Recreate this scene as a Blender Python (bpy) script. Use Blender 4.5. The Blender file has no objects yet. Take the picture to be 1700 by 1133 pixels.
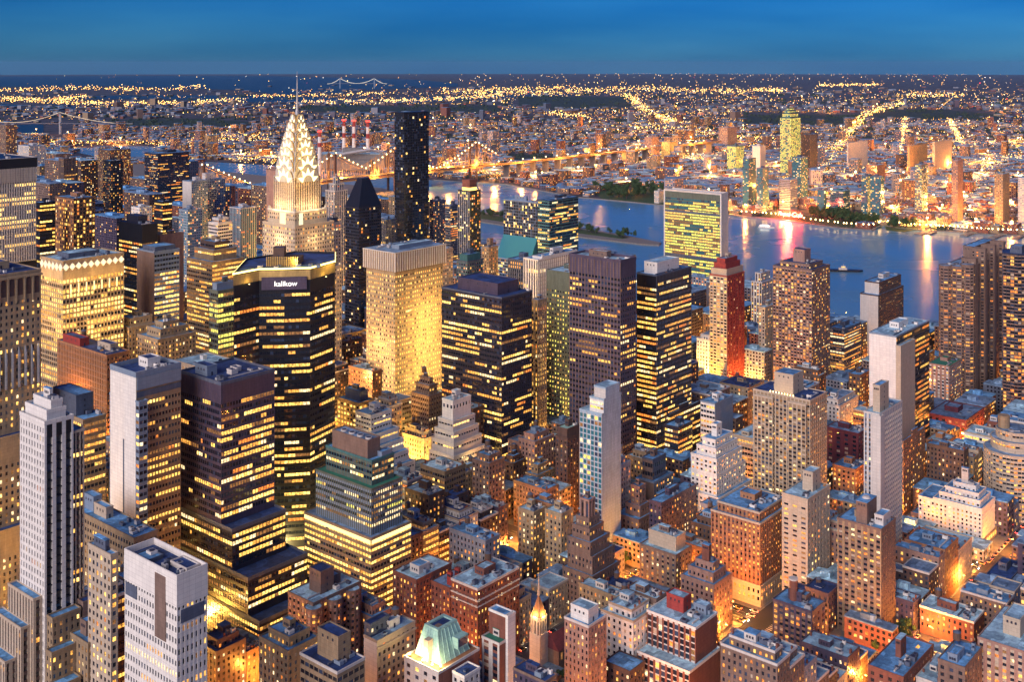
import bpy, math, random
from mathutils import Vector, Matrix
random.seed(11)
R = math.radians
scene = bpy.context.scene
col = scene.collection

# ------------------------------------------------------------ camera
F, CX, Y0, HC = 1865.0, 850.0, 105.0, 320.0      # focal length and eye-level row in photo pixels, camera height in metres
RE = 7.4e6                                        # radius of the earth, with refraction
cam_d = bpy.data.cameras.new('camera')
cam = bpy.data.objects.new('camera', cam_d); col.objects.link(cam)
cam.location = (0, 0, HC); cam.rotation_euler = (R(90), 0, 0)
cam_d.sensor_width = 36.0; cam_d.lens = 36.0 * F / 1700.0
cam_d.shift_y = -(566.5 - Y0) / 1700.0
cam_d.clip_start = 1.0; cam_d.clip_end = 200000.0
scene.camera = cam

# ------------------------------------------------------------ dusk sky and the afterglow in the west
SUN_AZ, SUN_EL = 212.0, 25.0                      # clockwise from +Y (view direction)
world = bpy.data.worlds.new('World'); scene.world = world
world.use_nodes = True
wt = world.node_tree; wt.nodes.clear()
wo = wt.nodes.new('ShaderNodeOutputWorld'); bg = wt.nodes.new('ShaderNodeBackground')
sky = wt.nodes.new('ShaderNodeTexSky'); sky.sky_type = 'NISHITA'; sky.sun_disc = False
sky.sun_elevation = R(10.0); sky.sun_rotation = R(SUN_AZ)
sky.altitude = 300; sky.air_density = 1.0; sky.dust_density = 0.1; sky.ozone_density = 10.0
tint = wt.nodes.new('ShaderNodeMix'); tint.data_type = 'RGBA'; tint.blend_type = 'MULTIPLY'
tint.inputs[0].default_value = 1.0; tint.inputs[7].default_value = (0.28, .78, 1.12, 1)
tcn = wt.nodes.new('ShaderNodeTexCoord'); mpn = wt.nodes.new('ShaderNodeMapping')
mpn.inputs['Scale'].default_value = (1.2, 1.2, 9.0)
cn = wt.nodes.new('ShaderNodeTexNoise'); cn.inputs['Scale'].default_value = 2.2; cn.inputs['Detail'].default_value = 4
cr = wt.nodes.new('ShaderNodeValToRGB')
cr.color_ramp.elements[0].position = .35; cr.color_ramp.elements[0].color = (.66, .80, .86, 1)
cr.color_ramp.elements[1].position = .7; cr.color_ramp.elements[1].color = (1.9, 1.22, 1.06, 1)
cm = wt.nodes.new('ShaderNodeMix'); cm.data_type = 'RGBA'; cm.blend_type = 'MULTIPLY'; cm.inputs[0].default_value = 1.0
wt.links.new(tcn.outputs['Generated'], mpn.inputs[0]); wt.links.new(mpn.outputs[0], cn.inputs['Vector'])
wt.links.new(cn.outputs['Fac'], cr.inputs[0])
wt.links.new(sky.outputs[0], tint.inputs[6]); wt.links.new(tint.outputs[2], cm.inputs[6]); wt.links.new(cr.outputs[0], cm.inputs[7])
wt.links.new(cm.outputs[2], bg.inputs['Color']); bg.inputs['Strength'].default_value = 0.068
wt.links.new(bg.outputs[0], wo.inputs['Surface'])
sl = bpy.data.lights.new('sun', 'SUN'); sl.energy = 2.9; sl.angle = R(50); sl.color = (.98, .83, .80)
so = bpy.data.objects.new('sun', sl); col.objects.link(so)
a, e = R(SUN_AZ), R(SUN_EL)
sd = Vector((math.sin(a) * math.cos(e), math.cos(a) * math.cos(e), math.sin(e)))
so.rotation_euler = sd.to_track_quat('Z', 'Y').to_euler()
vs = scene.view_settings
vs.view_transform = 'Standard'; vs.look = 'None'; vs.exposure = 0.5; vs.gamma = 1.0; vs.use_curve_mapping = False
cy = scene.cycles
cy.max_bounces = 4; cy.diffuse_bounces = 3; cy.glossy_bounces = 2; cy.transmission_bounces = 2; cy.volume_bounces = 0
cy.caustics_reflective = False; cy.caustics_refractive = False; cy.sample_clamp_indirect = 3.0; cy.use_light_tree = True

# ------------------------------------------------------------ positions
UX, UY = 0.6468, 0.7627          # along the cross streets (away to the right)
VX, VY = -0.7627, 0.6468         # along the avenues (away to the left)
GROT = math.atan2(UY, UX)
def uv(u, v): return (u * UX + v * VX, u * UY + v * VY)
def to_uv(X, Y): return (X * UX + Y * UY, X * VX + Y * VY)
def drop(X, Y): return -(X * X + Y * Y) / (2 * RE)
def depth_of(y, z=0.0):
    Y = (HC - z) * F / max(y - Y0, .5)
    for _ in range(30):
        Y = .5 * Y + .5 * (HC - z + Y * Y * 1.1 / (2 * RE)) * F / max(y - Y0, .5)
    return Y
def gpt(x, y):
    Y = depth_of(y); return ((x - CX) / F * Y, Y)
def pX(x, Y): return (x - CX) / F * Y
def pZ(y, Y): return HC - (y - Y0) * Y / F
def scr(X, Y, z): return (CX + X / Y * F, Y0 + (HC - z) / Y * F)

# ------------------------------------------------------------ materials
MATS = {}
def newmat(name):
    m = bpy.data.materials.new(name); m.use_nodes = True
    nt = m.node_tree; b = nt.nodes['Principled BSDF']
    return m, nt, b
C = dict(white=(.76,.72,.65), offwhite=(.60,.555,.50), cream=(.50,.40,.29), tan=(.31,.22,.13), sand=(.40,.29,.17), brick=(.21,.075,.05), brown=(.13,.075,.05),
    red=(.33,.045,.035), orangebrick=(.36,.17,.08), grey=(.25,.25,.28), dark=(.03,.03,.05), violet=(.085,.065,.10), black=(.012,.012,.018), teal=(.05,.16,.17),
    pink=(.36,.21,.16), bluegrey=(.20,.26,.34), slate=(.09,.11,.16), mauve=(.20,.13,.10), maroon=(.13,.03,.045), greygreen=(.11,.13,.10), copper=(.30,.52,.46), steel=(.42,.42,.42),
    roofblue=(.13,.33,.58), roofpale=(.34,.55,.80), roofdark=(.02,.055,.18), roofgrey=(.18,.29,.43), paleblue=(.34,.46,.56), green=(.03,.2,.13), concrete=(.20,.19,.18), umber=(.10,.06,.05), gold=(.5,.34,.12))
def wallmat(key, rough=.85):
    k = ('w', key)
    if k in MATS: return MATS[k]
    m, nt, b = newmat(key + ' facade'); c = C[key]
    tc = nt.nodes.new('ShaderNodeTexCoord'); mp = nt.nodes.new('ShaderNodeMapping'); mp.inputs['Scale'].default_value = (1, 1, .22)
    n1 = nt.nodes.new('ShaderNodeTexNoise'); n1.inputs['Scale'].default_value = .35; n1.inputs['Detail'].default_value = 6; n1.inputs['Roughness'].default_value = .7
    rp = nt.nodes.new('ShaderNodeValToRGB')
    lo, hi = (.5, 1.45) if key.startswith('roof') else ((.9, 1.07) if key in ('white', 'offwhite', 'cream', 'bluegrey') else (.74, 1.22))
    rp.color_ramp.elements[0].position = .3; rp.color_ramp.elements[1].position = .7
    rp.color_ramp.elements[0].color = tuple(x * lo for x in c) + (1,); rp.color_ramp.elements[1].color = tuple(min(x * hi, .9) for x in c) + (1,)
    if key.startswith('roof'): mp.inputs['Scale'].default_value = (1, 1, 1)
    nt.links.new(tc.outputs['Object'], mp.inputs[0]); nt.links.new(mp.outputs[0], n1.inputs['Vector']); nt.links.new(n1.outputs['Fac'], rp.inputs[0])
    out_ = rp.outputs[0]; mx_ = nt.nodes.new('ShaderNodeMix'); mx_.data_type = 'RGBA'; mx_.blend_type = 'MULTIPLY'; mx_.inputs[0].default_value = 1
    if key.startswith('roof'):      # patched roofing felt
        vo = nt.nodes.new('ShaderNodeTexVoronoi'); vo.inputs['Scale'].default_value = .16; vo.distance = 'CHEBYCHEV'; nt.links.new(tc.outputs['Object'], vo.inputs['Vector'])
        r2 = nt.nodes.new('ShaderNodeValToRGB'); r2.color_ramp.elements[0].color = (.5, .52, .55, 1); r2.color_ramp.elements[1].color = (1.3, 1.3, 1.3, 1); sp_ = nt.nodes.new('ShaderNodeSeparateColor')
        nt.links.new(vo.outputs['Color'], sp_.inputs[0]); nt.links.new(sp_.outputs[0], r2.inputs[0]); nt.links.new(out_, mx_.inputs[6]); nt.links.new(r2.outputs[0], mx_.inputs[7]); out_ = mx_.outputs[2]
    else:                           # panel joints and courses
        sx_ = nt.nodes.new('ShaderNodeSeparateXYZ'); ad = nt.nodes.new('ShaderNodeMath'); cb = nt.nodes.new('ShaderNodeCombineXYZ'); bt = nt.nodes.new('ShaderNodeTexBrick'); bt.offset = 0 if key in ('white', 'offwhite', 'bluegrey') else .5
        nt.links.new(tc.outputs['Object'], sx_.inputs[0]); nt.links.new(sx_.outputs[0], ad.inputs[0]); nt.links.new(sx_.outputs[1], ad.inputs[1]); nt.links.new(ad.outputs[0], cb.inputs[0]); nt.links.new(sx_.outputs[2], cb.inputs[1]); nt.links.new(cb.outputs[0], bt.inputs['Vector'])
        bt.inputs['Scale'].default_value = 1; bt.inputs['Brick Width'].default_value = 2.6; bt.inputs['Row Height'].default_value = 1.9; bt.inputs['Mortar Size'].default_value = .05
        bt.inputs['Color1'].default_value = (1, 1, 1, 1); bt.inputs['Color2'].default_value = (.90, .90, .91, 1); bt.inputs['Mortar'].default_value = (.62, .62, .64, 1)
        nt.links.new(out_, mx_.inputs[6]); nt.links.new(bt.outputs['Color'], mx_.inputs[7]); out_ = mx_.outputs[2]
    nt.links.new(out_, b.inputs['Base Color']); b.inputs['Roughness'].default_value = rough
    if key in ('black', 'dark', 'steel', 'violet'): b.inputs['Roughness'].default_value = .35
    MATS[k] = m; return m
def glassmat(name, c, rough=.07):
    k = ('g', name)
    if k in MATS: return MATS[k]
    m, nt, b = newmat(name); b.inputs['Base Color'].default_value = c + (1,); b.inputs['Roughness'].default_value = rough
    b.inputs['IOR'].default_value = 1.6; b.inputs['Specular IOR Level'].default_value = .8
    MATS[k] = m; return m
def litmat(name, c, s, var=.95, sc=.8, sample=False):
    k = ('l', name)
    if k in MATS: return MATS[k]
    m, nt, b = newmat(name); b.inputs['Base Color'].default_value = (.05, .04, .03, 1); b.inputs['Roughness'].default_value = .2
    b.inputs['Emission Color'].default_value = c + (1,)
    if var > 0:
        g = nt.nodes.new('ShaderNodeNewGeometry'); n = nt.nodes.new('ShaderNodeTexNoise'); n.inputs['Scale'].default_value = sc; n.inputs['Detail'].default_value = 3
        mr = nt.nodes.new('ShaderNodeMapRange'); mr.inputs[1].default_value = .32; mr.inputs[2].default_value = .68
        mr.inputs[3].default_value = s * (1 - var * .75); mr.inputs[4].default_value = s * (1 + var)
        nt.links.new(g.outputs['Position'], n.inputs['Vector']); nt.links.new(n.outputs['Fac'], mr.inputs[0]); nt.links.new(mr.outputs[0], b.inputs['Emission Strength'])
    else: b.inputs['Emission Strength'].default_value = s
    if not sample:
        try: m.cycles.emission_sampling = 'NONE'
        except Exception: pass
    MATS[k] = m; return m
GL = glassmat('dark window glass', (.012, .016, .028))
GB = glassmat('blue window glass', (.04, .06, .11), .12); GTL = glassmat('teal window glass', (.03, .16, .21), .12)
BL = wallmat('grey')
L1 = litmat('lit window yellow', (1, .55, .11), 1.1)
L2 = litmat('lit window warm', (1, .42, .07), .9)
L3 = litmat('lit window orange', (1, .27, .04), .85)
L4 = litmat('lit window white', (1, .72, .36), 1.15)
L5 = litmat('dim lit window', (1, .42, .12), .2)
L7 = litmat('lit window green yellow', (.85, .74, .13), 1.0)
L8 = litmat('lit window gold bright', (1, .60, .15), 1.6)
CU = wallmat('cream')
WM = [GL, GB, L1, L2, L3, L4, L5, L7, L8, CU, GTL]
PAL = {'off': [(2, .36), (3, .2), (8, .1), (5, .11), (6, .17), (4, .06)], 'res': [(2, .17), (3, .27), (4, .2), (5, .18), (6, .18)],
       'grn': [(7, .6), (2, .25), (6, .15)], 'gold': [(8, .5), (2, .35), (3, .15)], 'cool': [(5, .35), (2, .3), (7, .1), (6, .25)], 'or': [(3, .45), (4, .35), (2, .1), (6, .1)]}

# ------------------------------------------------------------ mesh helpers
class MB:
    def __init__(s): s.v, s.f, s.m = [], [], []
    def quad(s, p, mi=0):
        n = len(s.v); s.v += p; s.f.append(tuple(range(n, n + len(p)))); s.m.append(mi)
    def hexa(s, b, t, mi=0):
        n = len(s.v); k = len(b); s.v += b; s.v += t
        s.f.append(tuple(n + k - 1 - i for i in range(k))); s.f.append(tuple(n + k + i for i in range(k)))
        for i in range(k): j = (i + 1) % k; s.f.append((n + i, n + j, n + k + j, n + k + i))
        s.m += [mi] * (k + 2)
    def box(s, x0, y0, z0, x1, y1, z1, mi=0):
        s.hexa([(x0, y0, z0), (x1, y0, z0), (x1, y1, z0), (x0, y1, z0)], [(x0, y0, z1), (x1, y0, z1), (x1, y1, z1), (x0, y1, z1)], mi)
    def prism(s, poly, z0, z1, mi=0, top=None):
        top = top or poly
        s.hexa([(p[0], p[1], z0) for p in poly], [(p[0], p[1], z1) for p in top], mi)
    def cyl(s, x, y, z0, z1, r0, r1=None, n=12, mi=0):
        r1 = r0 if r1 is None else r1
        P = lambda r: [(x + r * math.cos(2 * math.pi * i / n), y + r * math.sin(2 * math.pi * i / n)) for i in range(n)]
        s.prism(P(r0), z0, z1, mi, P(max(r1, .01)))
    def ring(s, outer, inner, z0, z1, mi=0):
        k = len(outer)
        for i in range(k):
            j = (i + 1) % k; a, b, c, d = outer[i], outer[j], inner[j], inner[i]
            s.quad([(a[0], a[1], z0), (b[0], b[1], z0), (b[0], b[1], z1), (a[0], a[1], z1)], mi)
            s.quad([(c[0], c[1], z0), (d[0], d[1], z0), (d[0], d[1], z1), (c[0], c[1], z1)], mi)
            s.quad([(a[0], a[1], z1), (b[0], b[1], z1), (c[0], c[1], z1), (d[0], d[1], z1)], mi)
    def bar(s, p, q, r, mi=0, n=4):
        p, q = Vector(p), Vector(q); d = (q - p).normalized(); u = d.orthogonal().normalized(); w = d.cross(u)
        c = [u * math.cos(2 * math.pi * i / n + .78) * r + w * math.sin(2 * math.pi * i / n + .78) * r for i in range(n)]
        s.hexa([tuple(p + x) for x in c], [tuple(q + x) for x in c], mi)
    def mesh(s, name, mats):
        me = bpy.data.meshes.new(name); me.from_pydata(s.v, [], s.f)
        for m in mats: me.materials.append(m)
        if len(mats) > 1: me.polygons.foreach_set('material_index', s.m)
        me.update(); return me
    def build(s, name, mats, parent=None, loc=None, rz=None):
        if not s.f: return None
        if not isinstance(mats, (list, tuple)): mats = [mats] if mats else []
        return mk(name, s.mesh(name, mats), parent, loc, rz)
def mk(name, me, parent=None, loc=None, rz=None):
    o = bpy.data.objects.new(name, me); col.objects.link(o)
    if parent: o.parent = parent
    if loc: o.location = loc
    if rz is not None: o.rotation_euler = (0, 0, rz)
    return o
def tag(o, label=None, cat=None, group=None, kind=None):
    if label: o['label'] = label
    if cat: o['category'] = cat
    if group: o['group'] = group
    if kind: o['kind'] = kind
    return o
def thing(name, label, cat, loc=(0, 0, 0), rz=0.0, group=None):
    o = bpy.data.objects.new(name, None); col.objects.link(o); o.location = loc; o.rotation_euler = (0, 0, rz); o.empty_display_size = 5
    return tag(o, label, cat, group)
def copy_tree(o, parent=None):
    c = o.copy(); col.objects.link(c); c.parent = parent
    for ch in list(o.children): copy_tree(ch, c)
    return c
def offset(poly, d):
    """move every edge of a counter-clockwise polygon outwards by d"""
    n = len(poly); L = []
    for i in range(n):
        a, b = poly[i], poly[(i + 1) % n]; dx, dy = b[0] - a[0], b[1] - a[1]; l = math.hypot(dx, dy); nx, ny = dy / l, -dx / l
        L.append((a[0] + nx * d, a[1] + ny * d, dx / l, dy / l))
    out = []
    for i in range(n):
        x1, y1, ax, ay = L[i - 1]; x2, y2, bx, by = L[i]; det = ax * by - ay * bx
        if abs(det) < 1e-6: out.append((x2, y2)); continue
        t = ((x2 - x1) * by - (y2 - y1) * bx) / det; out.append((x1 + ax * t, y1 + ay * t))
    return out

# ------------------------------------------------------------ facades
def st(wall='tan', span=None, bw=3.2, fh=3.4, fx=.5, fy=.5, d=.3, lit=.3, pal='res', glass=0, top=1.2, bot=0.6, row=0):
    return dict(wall=wall, span=span or wall, bw=bw, fh=fh, fx=fx, fy=fy, d=d, lit=lit, pal=pal, glass=glass, top=top, bot=bot, row=row)
def punch(wall, lit=.3, **k): return st(wall, lit=lit, **{**dict(bw=3.1, fx=.42, fy=.52, fh=3.3), **k})
def band(wall, lit=.45, span=None, **k): return st(wall, span=span, lit=lit, **{**dict(bw=2.2, fx=.9, fy=.48, fh=3.8, pal='off', row=1), **k})
def pier(wall, span='dark', lit=.3, **k): return st(wall, span=span, lit=lit, **{**dict(bw=2.6, fx=.55, fy=.66, fh=3.7, d=.7, pal='off', row=1), **k})
BLANK = None
def blank(wall): return dict(wall=wall, span=wall, blank=True, d=.3)
def pick(pal):
    r = random.random(); s = 0
    for k, w in PAL[pal]:
        s += w
        if r < s: return k
    return PAL[pal][0][0]

def point_light(name, parent, loc, energy, color, r=1.0):
    l = bpy.data.lights.new(name, 'POINT'); l.energy = energy; l.color = color; l.shadow_soft_size = r
    o = bpy.data.objects.new(name, l); col.objects.link(o); o.parent = parent; o.location = loc; return o
class Bld:
    """One building: local x runs along the cross street, local y along the avenue, origin at the corner nearest the camera."""
    def __init__(s, name, label, cat, X, Y, rz=GROT, group=None, nwin=0, z=0.0):
        s.root = thing(name, label, cat, (X, Y, z), rz, group); s.X, s.Y, s.rz, s.nwin = X, Y, rz, nwin
        s.wall = MB(); s.roof = MB(); s.wm = {}; s.rm = {}; s.panes = []; s.bands = MB()
    def wmi(s, key, store):
        if key not in store: store[key] = len(store)
        return store[key]
    def facing(s, nx, ny, mx, my):
        c, sn = math.cos(s.rz), math.sin(s.rz)
        wx, wy = c * nx - sn * ny, sn * nx + c * ny; px, py = s.X + c * mx - sn * my, s.Y + sn * mx + c * my
        return wx * px + wy * py < 0.02 * math.hypot(px, py)
    def facade(s, A, B, z0, z1, S, detail):
        dx, dy = B[0] - A[0], B[1] - A[1]; w = math.hypot(dx, dy)
        if w < .5: return
        dx /= w; dy /= w; nx, ny = dy, -dx; d = S['d']
        def ob(a0, a1, b0, b1, za, zb, mi):
            q = [(A[0] + dx * a + nx * b, A[1] + dy * a + ny * b) for a, b in ((a0, b0), (a0, b1), (a1, b1), (a1, b0))]
            s.wall.hexa([(x, y, za) for x, y in q], [(x, y, zb) for x, y in q], mi)
        wi = s.wmi(S['wall'], s.wm); si = s.wmi(S['span'], s.wm)
        if S.get('blank') or not detail or z1 - z0 < S['fh'] * .9:
            ob(.02, w - .02, -d - .01, 0, z0, z1 - .03, wi); return
        bw, fh, fx, fy = S['bw'], S['fh'], S['fx'], S['fy']
        nx_ = max(1, round((w - .6) / bw)); bw = w / nx_
        nf = max(1, int((z1 - z0 - S['top'] - S['bot']) / fh)); zt = z1 - S['top']
        pw = bw * (1 - fx)
        for i in range(nx_ + 1):
            c = i * bw; a0, a1 = max(.02, c - pw / 2), min(w - .02, c + pw / 2)
            if a1 - a0 > .03: ob(a0, a1, -d - .01, 0, z0, z1 - .03, wi)
        hh = fh * fy; prev = z1
        for k in range(nf):
            top = zt - k * fh - fh * (1 - fy) * .4
            ob(.1, w - .1, -d - .01, -.07, top, prev - (.01 if k else .0), si); prev = top - hh
        if prev - z0 > .05: ob(.1, w - .1, -d - .01, -.07, z0, prev, si)
        pw_, p, pal = bw * fx, S['lit'], S['pal']; state = 0
        for k in range(nf):
            zc = zt - k * fh - fh * (1 - fy) * .4 - hh / 2
            if S['row']:
                r = random.random(); pf = min(1, p * 1.9) if r < .42 else (p if r < .75 else p * .15)
            else: pf = p
            cur = None
            for i in range(nx_):
                if S['row']:
                    if cur is None or random.random() < .3: cur = pick(pal) if random.random() < pf else 0
                    m = cur
                else: m = pick(pal) if random.random() < pf else 0
                if m == 0: m = 10 if S['glass'] and random.random() < .8 else 1 if (S['glass'] or random.random() < .18) else (9 if S['pal'] in ('res', 'or') and random.random() < .16 else 0)
                a = (i + .5) * bw; b = -d + .03
                s.panes.append((A[0] + dx * a + nx * b, A[1] + dy * a + ny * b, zc, dx, dy, pw_, hh, m))
    def tier(s, poly, z0, z1, S, roof='roofblue', par=.9, coping=None):
        n = len(poly); SS = S if isinstance(S, (list, tuple)) else [S] * n
        d = min(x['d'] for x in SS)
        dm = max(x['d'] for x in SS)
        s.wall.prism(offset(poly, -dm), z0 - (.5 if z0 > 0 else 0), z1, s.wmi(SS[0]['span'], s.wm))
        for i in range(n):
            A, B = poly[i], poly[(i + 1) % n]; dx, dy = B[0] - A[0], B[1] - A[1]
            X = dict(SS[i % len(SS)]); X['d'] = dm
            s.facade(A, B, z0, z1, X, s.facing(dy, -dx, (A[0] + B[0]) / 2, (A[1] + B[1]) / 2))
        o = offset(poly, .09); ri = s.wmi(roof, s.rm); ci = s.wmi(coping or SS[0]['wall'], s.rm)
        m = MB(); m.prism(o, z1 - .02, z1 + .3, 0)
        if par: m.ring(offset(poly, .14), offset(poly, -.3), z1 - .3, z1 + par, 1)
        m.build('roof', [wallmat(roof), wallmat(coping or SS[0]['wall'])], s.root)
        s.ztop = z1 + .3
    def cap(s, x0, y0, x1, y1, z0, h, wall, roof='roofblue', name='penthouse', par=True):
        m = MB(); m.box(x0, y0, z0, x1, y1, z0 + h, 0); m.box(x0 - .1, y0 - .1, z0 + h, x1 + .1, y1 + .1, z0 + h + .25, 1)
        if par and min(x1 - x0, y1 - y0) > 3:
            P = [(x0 - .12, y0 - .12), (x1 + .12, y0 - .12), (x1 + .12, y1 + .12), (x0 - .12, y1 + .12)]
            m.ring(P, offset(P, -.4), z0 + h + .0, z0 + h + .8, 0)
        if h > 2.6:      # a dark door or louvre on the near walls
            xm, ym = (x0 + x1) / 2, (y0 + y1) / 2
            m.box(xm - .5, y0 - .06, z0, xm + .5, y0 + .1, z0 + 2.1, 2)
            for q in range(3): m.box(x0 - .06, ym + (q - 1) * (y1 - y0) * .24 - .45, z0 + h - 2.3, x0 + .1, ym + (q - 1) * (y1 - y0) * .24 + .45, z0 + h - 1.1, 2)
            if h > 6:
                for q in range(int(h / 3.2)): m.box(xm - .5, y0 - .06, z0 + 1.2 + q * 3.2, xm + .4, y0 + .1, z0 + 2.5 + q * 3.2, 2)
        return m.build(name, [wallmat(wall), wallmat(roof), wallmat('dark')], s.root)
    def tank(s, x, y, z, r=1.9, h=3.6, leg=3.0):
        t = MB(); t.cyl(x, y, z + leg, z + leg + h, r, r * .95, 14, 0); t.cyl(x, y, z + leg + h, z + leg + h + 1.3, r * 1.05, .05, 14, 1)
        o = t.build('water_tank', [wallmat('brown'), wallmat('slate')], s.root)
        g = MB()
        for sx in (-1, 1):
            for sy in (-1, 1): g.bar((x + sx * r * .6, y + sy * r * .6, z), (x + sx * r * .6, y + sy * r * .6, z + leg), .13)
        g.bar((x - r * .6, y - r * .6, z), (x + r * .6, y - r * .6, z + leg), .07); g.bar((x - r * .6, y + r * .6, z), (x - r * .6, y - r * .6, z + leg), .07)
        g.build('tank_legs', wallmat('dark'), o)
    def units(s, x0, y0, x1, y1, z, n=4, cols=('white', 'steel', 'bluegrey', 'slate')):
        for _ in range(n):
            w, l, h = random.uniform(1.2, 3.2), random.uniform(1.2, 4), random.uniform(.9, 2.2)
            if x1 - x0 < w + .5 or y1 - y0 < l + .5: continue
            x, y = random.uniform(x0, x1 - w), random.uniform(y0, y1 - l)
            m = MB(); m.box(x, y, z + .2, x + w, y + l, z + .2 + h, 0); m.box(x + .15, y + .15, z, x + w - .15, y + l - .15, z + .2, 1)
            m.cyl(x + w / 2, y + l / 2, z + .2 + h, z + .45 + h, min(w, l) * .36, n=10, mi=1)
            m.build('air_conditioning_unit', [wallmat(random.choice(cols)), wallmat('dark')], s.root)
        if n > 1 and x1 - x0 > 6 and y1 - y0 > 5:
            m = MB(); a = random.uniform(x0, x0 + 2); c = random.uniform(y0 + 1, y1 - 1); e = random.uniform(a + 3, x1)
            m.box(a, c, z + .35, e, c + .7, z + .95); m.box(e - .7, c + .7, z + .35, e, min(c + 4, y1), z + .949)
            for q in range(3): m.box(a + (e - a) * q / 3 + .2, c + .2, z, a + (e - a) * q / 3 + .4, c + .5, z + .36)
            m.build('duct', wallmat(random.choice(('steel', 'offwhite', 'slate'))), s.root)
            if random.random() < .5:
                m = MB(); a = random.uniform(x0, x1 - 2.4); c = random.uniform(y0, y1 - 1.6); m.hexa([(a, c, z), (a + 2.4, c, z), (a + 2.4, c + 1.6, z), (a, c + 1.6, z)], [(a + .3, c + .7, z + .9), (a + 2.1, c + .7, z + .9), (a + 2.1, c + .9, z + .9), (a + .3, c + .9, z + .9)])
                m.build('skylight', random.choice((GB, L5, L2, GL)), s.root)
    def flood(s, x, y, z, e, c):
        e *= .62
        """a floodlight on a bracket off the wall, added to make the facade glow"""
        ax, ay = (max(x, 1.0), max(y, 1.0)) if False else (x if x > 0 else .2, y if y > 0 else .2)
        m = MB(); m.cyl(x, y, z, z + .35, .4, .25, 8); m.build('floodlight', litmat('floodlight glow', (1, .66, .25), 6, 0), s.root)
        m = MB(); m.bar((x, y, z), (ax, ay, z), .06); m.build('wash_lamp_bracket', wallmat('dark'), s.root)
        point_light('wash_light', s.root, (x, y, z + 1.2), e, c, 1.5)
    def done(s):
        s.wall.build('wall', [wallmat(k) for k in s.wm], s.root)
        P = s.panes
        c, sn = math.cos(s.rz), math.sin(s.rz)
        if s.nwin and P:
            def key(p):
                X, Y = s.X + c * p[0] - sn * p[1], s.Y + sn * p[0] + c * p[1]; sx, sy = scr(X, Y, p[2])
                vis = 0 if (0 < sx < 1700 and 0 < sy < 1133) else 1
                return (vis, X * X + Y * Y + (HC - p[2]) ** 2)
            P.sort(key=key)
            for p in P[:s.nwin]:
                x, y, z, dx, dy, w, h, m = p; k = (round(dx, 2), round(dy, 2), round(w, 2), round(h, 2), m)
                if k not in PANE:
                    q = MB(); q.quad([(-dx * w / 2, -dy * w / 2, -h / 2), (dx * w / 2, dy * w / 2, -h / 2), (dx * w / 2, dy * w / 2, h / 2), (-dx * w / 2, -dy * w / 2, h / 2)])
                    PANE[k] = q.mesh('window', [WM[m]])
                mk('window', PANE[k], s.root, (x, y, z))
            P = P[s.nwin:]
        if P:
            q = MB()
            for x, y, z, dx, dy, w, h, m in P:
                q.quad([(x - dx * w / 2, y - dy * w / 2, z - h / 2), (x + dx * w / 2, y + dy * w / 2, z - h / 2), (x + dx * w / 2, y + dy * w / 2, z + h / 2), (x - dx * w / 2, y - dy * w / 2, z + h / 2)], m)
            o = q.build('windows', WM, s.root)
            tag(o, kind='stuff')
        return s.root
PANE = {}
RECTS = []          # footprints in street coordinates (u0, v0, u1, v1)
LIMITS = []         # (x left, x right, depth, lowest row of the photo down to which the building shows)
HAND = []; HIDE = []
def rectpoly(x0, y0, x1, y1): return [(x0, y0), (x1, y0), (x1, y1), (x0, y1)]
def place(xl, xc, xr, yt, Y):
    X = pX(xc, Y); a = (xr - CX) / F; b = (xl - CX) / F
    wu = (a * Y - X) / (UX - a * UY); wv = (X - b * Y) / (-VX + b * VY)
    return X, Y, wu, wv, pZ(yt, Y)
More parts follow.
